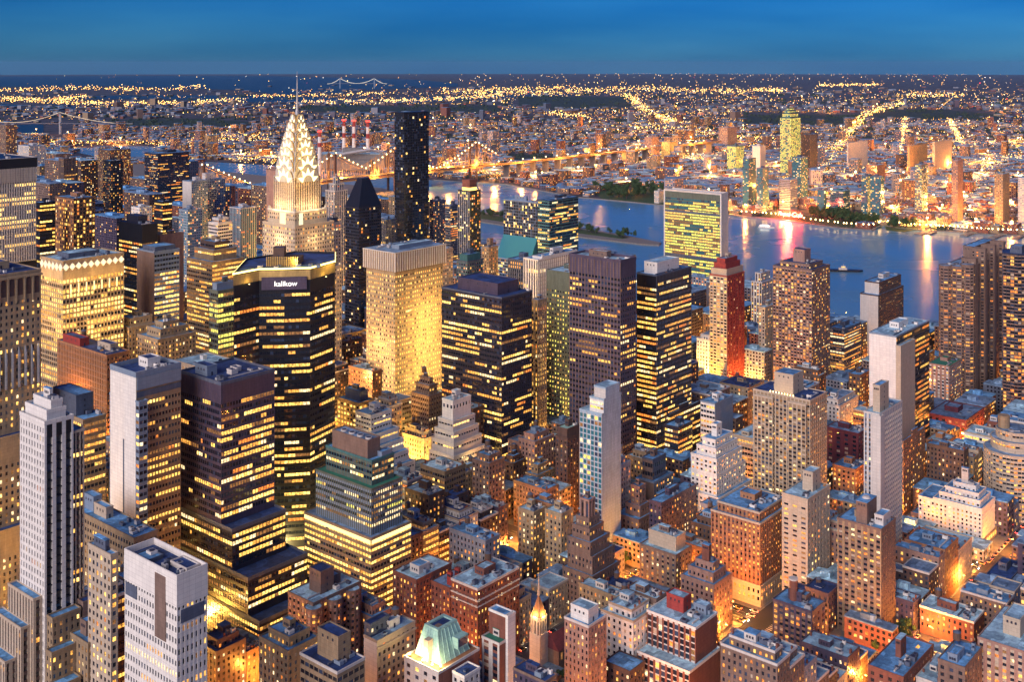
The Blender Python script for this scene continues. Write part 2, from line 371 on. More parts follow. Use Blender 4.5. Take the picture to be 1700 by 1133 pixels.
def B(name, cat, label, xl, xc, xr, yt, Y, S, SS=None, tiers=(), base=(), roof='roofblue', clutter=3, tank=0, pent=(), vb=None, nwin=None, group=None, short=None, par=.9, coping=None, done=True, maxd=60, fl=(), flc=(1, .55, .12)):
    """S: style of the west faces, SS: of the south faces. tiers: (west, south, east, north inset, height) above the main block; base: outward (w, s, e, n, height) podiums."""
    X, Y, wu, wv, H = place(xl, xc, xr, yt, Y)
    if maxd: wu, wv = min(wu, maxd * 1.6), min(wv, maxd * 1.6)
    SS = SS or S
    if nwin is None: nwin = 100 if Y < 800 else (50 if Y < 1000 else 0)
    b = Bld(name, label, cat, X, Y, nwin=nwin, group=group)
    b.wu, b.wv, b.H = wu, wv, H
    sty = lambda S1, S2: [S2, S2, S1, S1]
    zb = 0
    for bs in sorted(base, key=lambda t: t[4]):
        w, so_, e_, n_, h = bs[:5]; s1, s2 = (bs[5], bs[5]) if len(bs) > 5 else (S, SS)
        b.tier(rectpoly(-w, -so_, wu + e_, wv + n_), zb, h, sty(s1, s2), roof, par, coping); zb = h
    b.tier(rectpoly(0, 0, wu, wv), zb, H, sty(S, SS), roof, par, coping)
    x0, y0, x1, y1, z = 0, 0, wu, wv, H
    for t in tiers:
        x0 += t[0]; y0 += t[1]; x1 -= t[2]; y1 -= t[3]
        s1, s2 = (t[5], t[6] if len(t) > 6 else t[5]) if len(t) > 5 else (S, SS)
        if x1 - x0 < 2 or y1 - y0 < 2: break
        b.tier(rectpoly(x0, y0, x1, y1), z, z + t[4], sty(s1, s2), roof, par, coping); z += t[4]
    zt = b.ztop; lx, ly = x1 - x0, y1 - y0
    b.top = (x0, y0, x1, y1, zt)
    for q in fl: b.flood(q[0] if q[0] < 0 else wu * q[0], q[1] if q[1] < 0 else wv * q[1], q[2], q[3], flc)  # added lamps that make the facade glow
    for p in pent:
        b.cap(x0 + lx * p[0], y0 + ly * p[1], x0 + lx * p[2], y0 + ly * p[3], zt, p[4], p[5], p[6] if len(p) > 6 else roof)
    if not pent and clutter:
        fx = random.uniform(.35, .5); b.cap(x0 + lx * fx, y0 + ly * .4, x0 + lx * (fx + .28), y0 + ly * .75, zt, random.uniform(2.5, 4.5), S['wall'], roof)
    if clutter: b.units(x0 + .8, y0 + .8, x1 - .8, y0 + ly * .38, zt, clutter)
    if tank: b.tank(x0 + lx * .75, y0 + ly * .8, zt)
    u, v = to_uv(X, Y); pw = max([0] + [x[0] for x in base]); ps = max([0] + [x[1] for x in base])
    RECTS.append((u - pw, v - ps, u + wu + max([0] + [x[2] for x in base]), v + wv + max([0] + [x[3] for x in base]), name + ' @%d' % xc))
    base_y = scr(X, Y, 0)[1]
    LIMITS.append((xl, xr, Y, vb if vb else base_y - 22)); HIDE.append((xl, xr, Y, yt - 12, base_y)); HAND.append((xc, yt, Y, short or label))
    return b if not done else b.done()
# ------------------------------------------------------------ buildings one can single out, nearest blocks first
T, O = 'office tower', 'office building'
AP, AT = 'apartment building', 'apartment tower'
# --- left foreground
b = B('office_tower', T, 'white office tower with small square windows, a blank top and a sunken blue roof', 207, 294, 344, 969, 430,
    punch('white', .16, bw=1.9, fx=.5, fy=.5, fh=4.3, top=3.5, pal='off', row=1, d=.35), None, roof='roofdark', par=3.0, clutter=0,
    pent=[(.5, .1, .92, .4, 1.2, 'offwhite', 'roofdark'), (.1, .6, .6, .85, 1.0, 'slate', 'roofblue')], vb=1200, short='white tower with a blank top', done=False)
# blank band above the windows of this tower, and its dark slot
w, so_, x1, y1, zt = 0, 0, b.wu, b.wv, b.H
m = MB(); m.box(-.2, -.2, b.H - 9.5, b.wu + .2, b.wv + .2, b.H + .2, 0); m.build('blank_parapet_wall', wallmat('white'), b.root)
m = MB(); m.box(-.32, b.wv * .2, b.H - 25, -.02, b.wv * .40, b.H + .1, 0); m.build('dark_slot', wallmat('mauve'), b.root)
m = MB(); m.box(1.5, -.32, b.H - 16, b.wu - 1.5, -.02, b.H - 11, 0); m.box(-.32, b.wv * .75, b.H - 15, -.02, b.wv - 1, b.H - 10, 0); m.build('louvre_strip', wallmat('slate'), b.root)
b.units(3, 3, b.wu - 3, b.wv - 3, b.ztop, 8); b.done()

dk = pier('white', 'black', .03, bw=4.0, fx=.6, fy=.9, fh=3.8, d=1.0, top=6)
b = B('art_deco_tower', T, 'slender white art deco tower with dark vertical stripes and a stepped crown', 33, 74, 122, 706, 486, pier('white', 'white', .12, bw=2.5, fy=.6, fx=.4, d=.5), dk, roof='roofblue', par=1.5,
    tiers=[(2, 2, 2.5, 1, 4, blank('white'), blank('white')), (2.5, 1, 1, 2.5, 3.5, blank('white'), punch('white', .7, bw=3, fh=4, pal='gold'))], clutter=9, vb=1200, done=False, short='striped art deco tower')
E = b.wu
b.tier(rectpoly(E - .5, .6, E + 5.5, b.wv - 4), 0, b.H - 7, [pier('cream', 'umber', .3, bw=2, fx=.7, fy=.55, pal='off')], 'roofblue')
for i, (x0, y0, x1, y1, h) in enumerate([(-4, 2, 0.1, b.wv + 3, 88), (-8, 5, -3.9, b.wv + 8, 76), (-13, 9, -7.9, b.wv + 12, 62), (-19, 12, -12.9, b.wv + 12, 48)]):
    b.tier(rectpoly(x0, y0, x1, y1), 0, h, [pier('cream', 'umber', .15, bw=2.4, fy=.6, fx=.4, d=.45)], 'roofblue')
for i, (x0, y0, x1, y1, h) in enumerate([(1, -5, 14, -.1, 80), (-2, -10, 11, -5.1, 68), (-6, -16, 8, -10.1, 56), (-10, -21, 5, -16.1, 44)]):
    b.tier(rectpoly(x0, y0, x1, y1), 0, h, [punch('tan', .3, bw=2.6, fh=3.5, pal='off')], 'roofblue')
b.tier(rectpoly(9, -20, E + 9, -5.2), 0, 71, [punch('tan', .28, bw=2.7, fh=3.5, pal='off')], 'roofblue')
b.cap(12, -13, 17, -8, 71, 6, 'mauve'); b.cap(20, -15, 26, -7, 71, 3, 'slate'); b.cap(15, -5, 22, -.3, 71, 11, 'mauve', 'roofdark')
b.done()
B('narrow_tower', O, 'narrow cream tower with a dark rooftop cage, tight against the striped art deco tower', 146, 184, 196, 925, 470, punch('cream', .35, bw=3, fh=3.6, pal='off', fx=.5), clutter=3, pent=[(.2, .3, .8, .8, 4.5, 'slate')], vb=1200)
B('office_building', O, 'low tan office block with white boxes on its roof, behind the striped art deco tower', 120, 222, 262, 897, 540, band('tan', .45, bw=2.4, fx=.6), clutter=7, pent=[(.3, .55, .6, .75, 5, 'cream'), (.35, .78, .7, .95, 7, 'bluegrey')], vb=1000)
b = B('office_tower', T, 'grey and tan tower with a tall blank white wall facing the camera side', 183, 226, 300, 627, 590, blank('white'), band('tan', .4, bw=1.9, fx=.72, fy=.45, fh=3.9, top=13), roof='roofdark', par=2.6, clutter=8, coping='bluegrey', vb=830, done=False, short='tower with the blank white wall')
m = MB(); m.box(.4, -.2, b.H - 11, b.wu, -.02, b.H - 8, 0); m.box(.4, -.5, b.H - 7, b.wu, 0, b.H - .4, 1); m.build('louvre_strip', [wallmat('slate'), wallmat('bluegrey')], b.root)
m = MB(); m.box(-.06, b.wv * .45, b.H - 110, -.01 + .1, b.wv * .5, b.H - 35, 0); m.build('expansion_joint', wallmat('slate'), b.root)
b.tier(rectpoly(2.5, b.wv, b.wu, b.wv + 5), 0, b.H - 15, [band('bluegrey', .35, bw=2.4)], 'roofblue')
b.tier(rectpoly(-.1, -3, 5, .4), 0, b.H - 13, [band('bluegrey', .4, bw=2.4)], 'roofblue')
b.done()
VI = band('violet', .38, 'violet', bw=1.9, fx=.88, fy=.58, fh=3.75, top=10, pal='off')
B('office_tower', T, 'dark violet banded tower with blue flat roof, blank metal top and terraced foot', 300, 367, 456, 640, 610, {**VI, 'lit': .2}, VI, roof='roofdark', par=1.6, coping='slate',
    base=[(0, 34, 8, 0, 26, band('dark', .5, bw=2.2, fy=.5)), (0, 24, 4, 0, 46, band('dark', .5, bw=2.2, fy=.5)), (0, 10, 0, 0, 68, band('dark', .5, bw=2.2, fy=.55))],
    pent=[(.12, .5, .3, .8, 5, 'bluegrey'), (.42, .3, .54, .42, 2, 'offwhite'), (.55, .38, .66, .5, 2, 'offwhite')], clutter=4, vb=1100, short='dark violet banded tower')
# gothic block and the broad tower on the left edge
lg = punch('sand', .34, bw=3.0, fh=3.7, pal='off', fx=.42, top=14)
b = B('office_tower', T, 'tall stone tower with gothic arches under its roof line at the left edge', -90, -30, 68, 463, 600, lg, lg, roof='roofdark', base=[(0, 10, 6, 0, 70), (0, 5, 2, 0, 118)], clutter=5, vb=1100, done=False, nwin=100, short='gothic stone tower')
m = MB(); n_ = 7; ww = b.wu / n_
for i in range(n_):
    c = (i + .5) * ww; pts = [(c - ww * .3, b.H - 12)] + [(c + ww * .3 * math.cos(t), b.H - 6 + 4.2 * math.sin(t) ** .8 if 0 < t < math.pi else b.H - 6) for t in [math.pi * (1 - k / 6) for k in range(7)]] + [(c + ww * .3, b.H - 12)]
    m.quad([(p[0], -.04, p[1]) for p in pts], 0)
    m.box(i * ww - .4, -.8, b.H - 16, i * ww + .4, .0, b.H - 1.5, 1)
m.box(-.5, -1.1, b.H - 2.4, b.wu + .5, -.01, b.H - 1.2, 1)
m.build('arcade', [wallmat('umber'), wallmat('sand')], b.root)
m = MB()
for i in range(9):
    c = (i + .5) * b.wu / 9; m.box(c - .5, -1.3, b.H - 62, c + .5, -.02, b.H - 44, 0); m.hexa([(c - .5, -1.3, b.H - 44), (c + .5, -1.3, b.H - 44), (c + .5, -.02, b.H - 44), (c - .5, -.02, b.H - 44)], [(c - .1, -.5, b.H - 40), (c + .1, -.5, b.H - 40), (c + .1, -.1, b.H - 40), (c - .1, -.1, b.H - 40)], 0)
m.build('finial', wallmat('steel'), b.root); b.done()
ml = pier('offwhite', 'concrete', .5, bw=1.9, fx=.45, fy=.62, fh=3.6, pal='gold', d=.5, top=19, row=1)
b = B('office_tower', T, 'very broad pale tower of close vertical ribs under a dark crown at the left edge', -190, -60, 60, 270, 850, ml, roof='roofdark', vb=480, maxd=70, done=False, clutter=4, short='ribbed pale tower with the dark crown')
m = MB(); m.box(-.7, -.7, b.H - 7, b.wu + .7, b.wv, b.H + .4, 0); m.box(-.6, -.6, b.H - 87, b.wu + .3, b.wv, b.H - 81, 0); m.build('dark_crown', wallmat('black'), b.root)
m = MB()
for i in range(46): m.box(i * b.wu / 45 - .25, -1.0, b.H - 18, i * b.wu / 45 + .25, 0, b.H - 7.2, 0)
m.build('crown_rib', wallmat('offwhite'), b.root); b.done()
gd = band('sand', .6, bw=2.8, fx=.72, fy=.66, fh=3.7, pal='gold', top=13, d=.5)
b = B('office_tower', T, 'golden floodlit office block with a white zigzag of lit diamonds round its top', 67, 104, 206, 436, 830, {**gd, 'lit': .65}, gd, roof='roofpale', par=1.2, pent=[(.2, .3, .7, .8, 3, 'slate', 'roofpale')], clutter=6, vb=640, done=False, short='golden block with lit diamonds')
m = MB(); m2 = MB()
for (ax, ay, dx, dy, L) in ((0, 0, 1, 0, b.wu), (0, 0, 0, 1, b.wv)):
    n_ = max(3, round(L / 5.2)); ww = L / n_; nx, ny = (0, -1) if dx else (-1, 0)
    for i in range(n_):
        c = (i + .5) * ww; r = ww * .42; z = b.H - 4.0
        P = lambda a, zz, o: (ax + dx * a + nx * o, ay + dy * a + ny * o, zz)
        m2.quad([P(c - r, z, .3), P(c, z - r * 1.1, .3), P(c + r, z, .3), P(c, z + r * 1.1, .3)])
        for q in ((c - ww / 2, z, c, z + ww * .55), (c, z + ww * .55, c + ww / 2, z), (c - ww / 2, z, c, z - ww * .55), (c, z - ww * .55, c + ww / 2, z)):
            m.bar(P(q[0], q[1], .25), P(q[2], q[3], .25), .3, 0)
m.build('zigzag_trim', wallmat('white'), b.root); m2.build('lit_diamonds', litmat('lit diamond', (1, .74, .34), 1.6, 0), b.root)
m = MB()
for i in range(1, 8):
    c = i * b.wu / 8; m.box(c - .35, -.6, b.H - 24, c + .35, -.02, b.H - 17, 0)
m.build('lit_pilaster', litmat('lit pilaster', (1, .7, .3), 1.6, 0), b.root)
for q_ in (.15, .5, .85):
    for z_ in (b.H - 50, b.H - 14): b.flood(b.wu * q_, -9, z_, .6e4, (1, .60, .18)); b.flood(-9, b.wv * q_, z_, .5e4, (1, .60, .18))  # added lamps for the golden glow on these walls
b.done()
B('office_tower', T, 'copper brown tower peppered with lit windows, to the right of the ribbed pale tower', 92, 122, 158, 331, 1100, punch('orangebrick', .55, bw=3, fx=.6, fy=.6, fh=3.8, pal='off'), punch('brown', .5, bw=3, fx=.6, fy=.6, fh=3.8, pal='off'), vb=405)
B('office_tower', T, 'black tower with lit rows squeezed between the ribbed tower and the copper brown tower', 55, 66, 92, 338, 1080, band('black', .5, bw=3), vb=420)
B('office_tower', T, 'black block with a blank dark top and lit storeys, behind the grey violet slab tower', 197, 236, 262, 375, 980, band('black', .55, bw=2.6, top=15), roof='roofdark', vb=450, pent=[(.2, .3, .8, .8, 6, 'dark')])
B('tower_slab', T, 'blank pale tan slab rising behind the grey violet slab tower', 262, 266, 305, 392, 1010, blank('mauve'), blank('pink'), vb=435, clutter=2)
B('office_tower', T, 'grey violet slab tower with a blank side and blue banded front', 227, 256, 298, 420, 900, {**blank('mauve')}, band('bluegrey', .55, bw=2.6, fy=.5), roof='roofblue', vb=530, pent=[(.1, .1, .9, .8, 3, 'slate')])
B('office_building', O, 'orange floodlit brick block with fine vertical windows and a red rooftop box', 95, 177, 215, 592, 770, pier('orangebrick', 'umber', .12, bw=2.2, fh=3.9, fx=.45), punch('orangebrick', .25, bw=2.6, fx=.45), roof='roofdark', vb=655, pent=[(.05, .55, .45, .9, 5, 'red'), (.5, .15, .85, .4, 4, 'cream')], clutter=4, tank=1, fl=[(-9, .25, 40, 6e4), (-9, .7, 40, 6e4), (-9, .5, 85, 4e4), (.5, -9, 60, 4e4)], flc=(1, .40, .05))
B('office_building', O, 'sand coloured stepped office block between the orange brick block and the green glass block', 228, 262, 325, 566, 800, punch('sand', .3, bw=2.8, pal='off'), vb=610, tiers=[(4, 3, 4, 6, 6), (4, 3, 6, 4, 4)], clutter=6)
B('office_building', O, 'plain sandy block topped by a pale rooftop house behind the orange floodlit block', 190, 214, 262, 546, 870, punch('sand', .4, bw=2.8, pal='off'), vb=600, tiers=[(3, 3, 3, 3, 6)])
B('office_tower', T, 'tan stepped tower with continuous lit bands and rounded terraces left of the tapering crown tower', 310, 352, 405, 437, 960, band('tan', .75, bw=2.6, fy=.45, pal='off'), tiers=[(5, 5, 4, 4, 9), (4, 4, 5, 4, 6, band('umber', .2), band('umber', .2))], vb=590)
B('office_tower', T, 'green glass office block with a slanted pale top beside the black curved tower', 347, 362, 393, 485, 830, band('greygreen', .55, bw=2.2, pal='grn', fy=.6), vb=600, tiers=[(1, 3, 1, 3, 5, blank('bluegrey'))])
B('office_building', O, 'low cream building with white rooftop dish, just behind the dark violet banded tower', 288, 330, 386, 612, 720, punch('cream', .3, pal='off'), vb=625, roof='roofpale', pent=[(.5, .5, .62, .62, 2, 'white', 'roofpale')])
B('office_building', O, 'blue grey block with a barrel like metal roof house behind the striped art deco tower', 78, 138, 176, 700, 620, band('tan', .6, bw=2.2, pal='off'), roof='roofblue', pent=[(.1, .25, .85, .9, 11, 'slate')], clutter=3, vb=860)
# --- mid field
b = B('office_tower', T, 'tall tan stone tower with ribbed white crown and small lit windows, glowing gold lower down', 608, 656, 735, 450, 900, punch('sand', .62, bw=2.3, fx=.45, fy=.45, fh=3.7, pal='gold', top=3.5), punch('sand', .75, bw=2.4, fx=.42, fy=.42, fh=3.7, pal='gold', top=3.5), roof='roofpale', vb=690, done=False, clutter=0, short='tan tower with the ribbed crown')
hc = 14
m = MB(); m.box(-1.6, -1.6, b.H - 1, b.wu + 1.6, b.wv + 1.2, b.H + hc, 0)
for i in range(23): c = -1.4 + i * (b.wu + 2.8) / 22; m.box(c - .45, -2.3, b.H - .6, c + .45, -1.61, b.H + hc + .2, 1)
for i in range(15): c = -1.4 + i * (b.wv + 2.4) / 14; m.box(-2.3, c - .45, b.H - .6, -1.61, c + .45, b.H + hc + .2, 1)
m.box(-2.4, -2.4, b.H + hc + .25, b.wu + 2.2, b.wv + 1.6, b.H + hc + .9, 1); m.box(-1.4, -1.4, b.H + hc + .9, b.wu + 1.2, b.wv + .8, b.H + hc + 1.1, 2)
m.build('ribbed_crown', [wallmat('tan'), wallmat('offwhite'), wallmat('roofgrey')], b.root)
for z_ in (25, 55, 85, 112): b.flood(b.wu * .62, -19, z_, 7.5e4, (1, .58, .16)); b.flood(-16, b.wv * .5, z_ * .8, 4.0e4, (1, .62, .25))  # added lamps imitating street glow up the walls
b.cap(b.wu * .2, b.wv * .2, b.wu * .9, b.wv * .45, b.H + hc + 1.1, 2.4, 'bluegrey', 'roofpale'); b.units(2, b.wv * .5, b.wu - 2, b.wv - 2, b.H + hc + 1.1, 9); b.done()
DK = band('dark', .42, 'dark', bw=2.4, fx=.88, fy=.5, fh=3.75)
B('office_tower', T, 'dark blue grey tower with a square violet penthouse ring and amber lit bands', 733, 833, 883, 496, 820, {**DK, 'lit': .4}, {**DK, 'lit': .3}, roof='roofdark', pent=[(.15, .14, .85, .8, 8, 'violet', 'roofdark')], clutter=2, vb=750, coping='slate', short='dark tower with the violet penthouse ring')
B('narrow_tower', T, 'thin pale tower of lit vertical strips with orange lamps on top, between two dark towers', 881, 893, 908, 500, 880, pier('cream', 'gold', .6, bw=3, fx=.4), vb=640, clutter=2)
B('office_tower', T, 'grey green tower with a regular grid of small square lit windows', 907, 946, 990, 455, 900, punch('greygreen', .6, bw=2.5, fx=.42, fy=.42, fh=3.7, pal='grn', top=14), vb=720, roof='roofpale', clutter=2)
BR = band('mauve', .16, 'violet', bw=2.9, fx=.8, fy=.5, fh=3.9, pal='off', top=11, d=.5)
b = B('office_tower', T, 'brown violet tower with mostly dark windows and a finned blank top', 945, 1030, 1056, 437, 830, {**BR, 'lit': .14}, {**BR, 'wall': 'violet', 'lit': .3}, roof='roofpale', par=2.2, clutter=6, vb=760, done=False, short='brown violet tower')
m = MB()
for i in range(9): c = i * b.wv / 8; m.box(-.45, c - .25, b.H - 11, -.02, c + .25, b.H, 0)
m.build('fin', wallmat('mauve'), b.root); b.done()
B('office_tower', T, 'black glass tower with lit amber storeys and a white mechanical house on its roof', 1057, 1090, 1148, 459, 865, band('black', .6, bw=2.0, fy=.5, fx=.94, top=9, pal='off'), {**band('black', .36, bw=2.0, fy=.5, fx=.8, top=5, pal='off'), 'wall': 'slate'}, roof='roofblue', pent=[(.1, .15, .72, .8, 8.5, 'white', 'roofpale')], clutter=2, vb=780, tiers=(), short='black tower with the white roof house')
B('office_building', O, 'low dark annex with a pale roof slab at the foot of the black glass tower', 1108, 1112, 1163, 690, 850, band('dark', .7, bw=2.4), roof='roofpale', vb=720)
B('office_building', O, 'lower dark annex with lit floors on the street in front of the black glass tower', 1103, 1126, 1150, 712, 830, band('dark', .7, bw=2.4), roof='roofblue', vb=780)
B('office_tower', T, 'white ribbed tower with dishes on its roof, behind the two dark towers', 884, 900, 958, 428, 1040, pier('white', 'mauve', .1, bw=3, fx=.5, fy=.9), vb=450, base=[(6, 0, 3, 6, 138)], clutter=8)
B('office_building', O, 'dark grey tower with a flat top right of the violet penthouse ring', 843, 868, 893, 434, 1080, pier('slate', 'dark', .2), vb=460)
B('apartment_tower', AT, 'slim red brick tower with pale stripes of balconies and a stepped red roof house', 1178, 1207, 1236, 460, 1060, st('cream', bw=3.4, fx=.75, fy=.5, fh=3.0, lit=.4, pal='res', d=.6), {**punch('red', .25, bw=6, fh=3.0, fx=.3), 'd': .6}, tiers=[(1, 1, 1, 1, 6, blank('cream')), (2, 2, 2, 2, 5, blank('red')), (2, 2, 2, 2, 4, blank('red'))], vb=660, roof='roofgrey', short='slim red brick tower')
B('apartment_tower', AT, 'broad tan apartment tower of gridded windows with pink roof house before the river', 1283, 1348, 1378, 450, 1030, st('mauve', 'pink', bw=3.0, fh=3.0, fx=.72, fy=.56, lit=.36, pal='res', d=.5), vb=640, tiers=[(5, 5, 5, 5, 4)], pent=[(.3, .3, .75, .7, 11, 'pink')], roof='roofdark', short='broad tan apartment tower')
B('apartment_building', AP, 'cream apartment block with a flat pale roof left of the broad tan apartment tower', 1259, 1270, 1290, 512, 1090, punch('cream', .35, bw=3), roof='roofpale', vb=600)
B('apartment_building', AP, 'white stepped apartment block at the river edge, left of the broad tan apartment tower', 1247, 1265, 1285, 470, 1200, st('offwhite', 'brown', bw=3.2, lit=.4), tiers=[(3, 3, 3, 3, 9)], vb=510)
B('apartment_tower', AT, 'tower with a blank pale side and dark balcony stacks against the water', 1428, 1458, 1500, 492, 1160, blank('offwhite'), st('umber', 'mauve', bw=4, fx=.6, fy=.5, fh=3, lit=.25, d=.8), tiers=[(7, 2, 2, 2, 12)], vb=535, short='tower with the blank pale side')
b = B('office_tower', T, 'tall blank white wall of a tower whose other side is black glass', 1443, 1488, 1543, 560, 850, blank('white'), band('black', .4, bw=2.4, fy=.5, pal='or'), roof='roofpale', vb=720, clutter=6, coping='bluegrey', short='blank white and black glass tower', done=False)
b.tier(rectpoly(-.2, -3.5, b.wu * .42, .3), 0, b.H - 7, [blank('cream')], 'roofpale')
b.done()
GRD = st('cream', 'tan', bw=2.8, fx=.72, fy=.5, fh=2.95, lit=.22, pal='res', d=.5, top=2.5)
b = B('apartment_tower', AT, 'large cream balcony tower with a lit square roof house with amber lamps round it', 1250, 1345, 1373, 667, 760, GRD, {**GRD, 'fx': .7}, roof='roofdark', vb=850, done=False, clutter=3, coping='cream', short='large cream balcony tower')
b.cap(b.wu * .2, b.wv * .35, b.wu * .8, b.wv * .68, b.ztop, 13, 'cream')
m = MB()
for i in range(9): m.cyl(-.2 + 1.2, b.wv * (.3 + .05 * i), b.ztop, b.ztop + 1.2, .35, n=8)
m.build('roof_lamp', litmat('amber roof lamp', (1, .62, .2), 8, 0), b.root)
b.tier(rectpoly(-2.5, 2, 0.1, b.wv * .35), 0, b.H - 3, [GRD], 'roofdark'); b.tier(rectpoly(-2.5, b.wv * .62, .1, b.wv - 2), 0, b.H - 3, [GRD], 'roofdark')
b.done()
SW = pier('offwhite', 'bluegrey', .22, bw=2.6, fx=.45, fy=.62, fh=3.0, pal='res', row=0, top=3)
b = B('apartment_tower', AT, 'slim white tower with a slender square shaft rising above its lamplit roof', 1434, 1460, 1498, 690, 690, SW, SW, roof='roofpale', vb=900, done=False, clutter=3, short='slim white tower with the shaft')
b.cap(b.wu * .12, b.wv * .15, b.wu * .5, b.wv * .6, b.ztop, 16, 'cream')
b.tier(rectpoly(-1.2, -1.2, 4, 5), 0, b.H - 1, [blank('offwhite')], 'roofpale'); b.done()
WT = st('white', bw=3.2, fx=.5, fy=.5, fh=3.0, lit=.35, pal='res', d=.4)
B('apartment_building', AP, 'white terraced apartment block with a tall narrow roof house, right of the black glass tower', 1147, 1190, 1232, 765, 760, WT, base=[(0, 0, 5, 0, 40), (2, 3, 9, 2, 26)], tiers=[(2.5, 2, 3, 3, 6), (2.5, 2, 3, 3, 5)], pent=[(.3, .3, .6, .7, 8, 'white')], vb=870, short='white terraced apartment block')
b = B('apartment_tower', AT, 'pale pink apartment slab with three columns of windows and a shaft on its roof', 1298, 1341, 1378, 832, 655, st('cream', bw=5.5, fx=.5, fy=.42, fh=2.9, lit=.35, d=.35, top=4), punch('cream', .25, bw=4.5), roof='roofpale', vb=990, clutter=4, pent=[(.45, .2, .8, .6, 11, 'cream')], short='pale pink apartment slab')
b = B('apartment_tower', AT, 'brown apartment tower with stacked balconies, garden roof and round topped water house', 1390, 1463, 1487, 882, 618, st('tan', 'mauve', bw=3.6, fx=.6, fy=.5, fh=2.9, lit=.4, d=.6, top=2.5), punch('mauve', .35, bw=3, fh=2.9), roof='roofblue', vb=1065, done=False, clutter=6, short='brown balcony tower')
b.cap(b.wu * .1, b.wv * .35, b.wu * .75, b.wv * .6, b.ztop, 12, 'mauve', par=False)
m = MB(); m.cyl(b.wu * .42, b.wv * .475, b.ztop + 12.3, b.ztop + 13.4, 2.4, 1.6, 16); m.build('tank_cover', wallmat('offwhite'), b.root)
b.cap(b.wu * .3, b.wv * .05, b.wu * .8, b.wv * .25, b.ztop, 5, 'offwhite'); b.done()
B('apartment_building', AP, 'orange lit tan apartment block in the street gap left of the slim white tower', 1382, 1420, 1440, 782, 790, punch('orangebrick', .4), vb=850, clutter=5)
B('office_building', O, 'orange lit brown block with a blue flat roof, right of the slim white tower', 1495, 1500, 1536, 735, 790, punch('orangebrick', .3, bw=3.4, fx=.5), roof='roofblue', vb=840, tiers=[(3, 2, 4, 3, 5)])
B('apartment_building', AP, 'maroon brick block with a blank wall and cluttered grey roof between two white towers', 1372, 1425, 1440, 722, 840, punch('maroon', .06, bw=6), roof='roofgrey', vb=800, clutter=8)
B('apartment_building', AP, 'brown block with square lit windows below the tower with the blank pale side', 1409, 1428, 1446, 625, 980, punch('brown', .45, bw=3.4, fx=.5), vb=690)
B('apartment_building', AP, 'pink and white apartment block with a green roof, left of the fluted tower cluster', 1541, 1576, 1598, 610, 1010, st('pink', 'offwhite', bw=3.4, fh=3, fx=.5, lit=.45), roof='green', vb=675)
B('warehouse', 'warehouse', 'wide low maroon building with a flat violet roof beside the broad lit avenue', 1540, 1604, 1634, 700, 930, punch('maroon', .08, bw=5, fh=4), roof='roofgrey', vb=730, maxd=90)
B('warehouse', 'warehouse', 'small pinkish commercial block with a pale roof beside the lit avenue crossing', 1537, 1569, 1587, 738, 870, punch('orangebrick', .1, bw=4), roof='roofpale', vb=765)
B('apartment_building', AP, 'curved apartment house shadowed behind dark glass bands, between the two tan river towers', 1378, 1402, 1430, 548, 1120, band('slate', .6, bw=3, fh=3, pal='res'), vb=650)
# --- centre low
G1 = band('greygreen', .5, 'bluegrey', bw=1.7, fx=.6, fy=.5, fh=3.4, pal='cool')
b = B('office_building', O, 'green banded stepped office block with four round fans on its top', 505, 616, 683, 897, 610, {**band('tan', .82, bw=2.3, fy=.48, fh=3.4, pal='gold')}, None, tiers=(), roof='roofgrey', clutter=0, vb=1010, done=False, short='stepped green block with roof fans')
x0, y0, x1, y1, z = 0, 0, b.wu, b.wv, b.H
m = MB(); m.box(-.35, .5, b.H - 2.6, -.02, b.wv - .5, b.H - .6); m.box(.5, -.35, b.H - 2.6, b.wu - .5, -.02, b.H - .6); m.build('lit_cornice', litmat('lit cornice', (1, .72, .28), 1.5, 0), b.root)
for (w, s_, e_, n_, h, S, r) in ((3.5, 3.5, 3.5, 6, 25, G1, 'green'), (4.2, 4.2, 2.5, 4, 13.5, band('teal', .45, 'greygreen', bw=2.2, fy=.5, fh=3.4, pal='cool'), 'roofblue')):
    x0 += w; y0 += s_; x1 -= e_; y1 -= n_; b.tier(rectpoly(x0, y0, x1, y1), z, z + h, S, r); z += h
b.tier(rectpoly(x0 + .5, y0 + 4, x1 - 7, y1 - 5), z, z + 10, [blank('mauve')], 'roofgrey')
for i in range(4):
    m = MB(); cx_, cy_ = x0 + 4, y0 + 7 + (y1 - y0 - 14) * i / 3.6
    m.cyl(cx_, cy_, z + 10.2, z + 11.3, 1.9, n=18, mi=0); m.cyl(cx_, cy_, z + 11.3, z + 11.4, 1.4, n=18, mi=1); m.build('roof_fan', [wallmat('offwhite'), wallmat('dark')], b.root)
b.cap(x1 - 9, y0 + .5, x1 - 1, y0 + 5, z, 2.5, 'bluegrey'); b.units(x0 + 8, y0 + .5, x1 - 1, y0 + 3.5, z, 4); b.done()
WS = band('white', .25, bw=2.6, fx=.94, fy=.42, fh=3.2, pal='cool', d=.7)
B('office_building', O, 'white block of stepped ribbon terraces behind the green banded block', 590, 616, 650, 692, 760, {**WS, 'lit': .3}, WS, base=[(0, 22, 7, 0, 40), (0, 17, 6, 0, 48), (0, 13, 4, 0, 55), (0, 9, 3, 0, 62), (0, 5, 2, 0, 69)], vb=830, clutter=6, short='white ribbon terraces')
WG = band('offwhite', .3, bw=2.6, fx=.9, fy=.42, fh=3.3, pal='gold', d=.6)
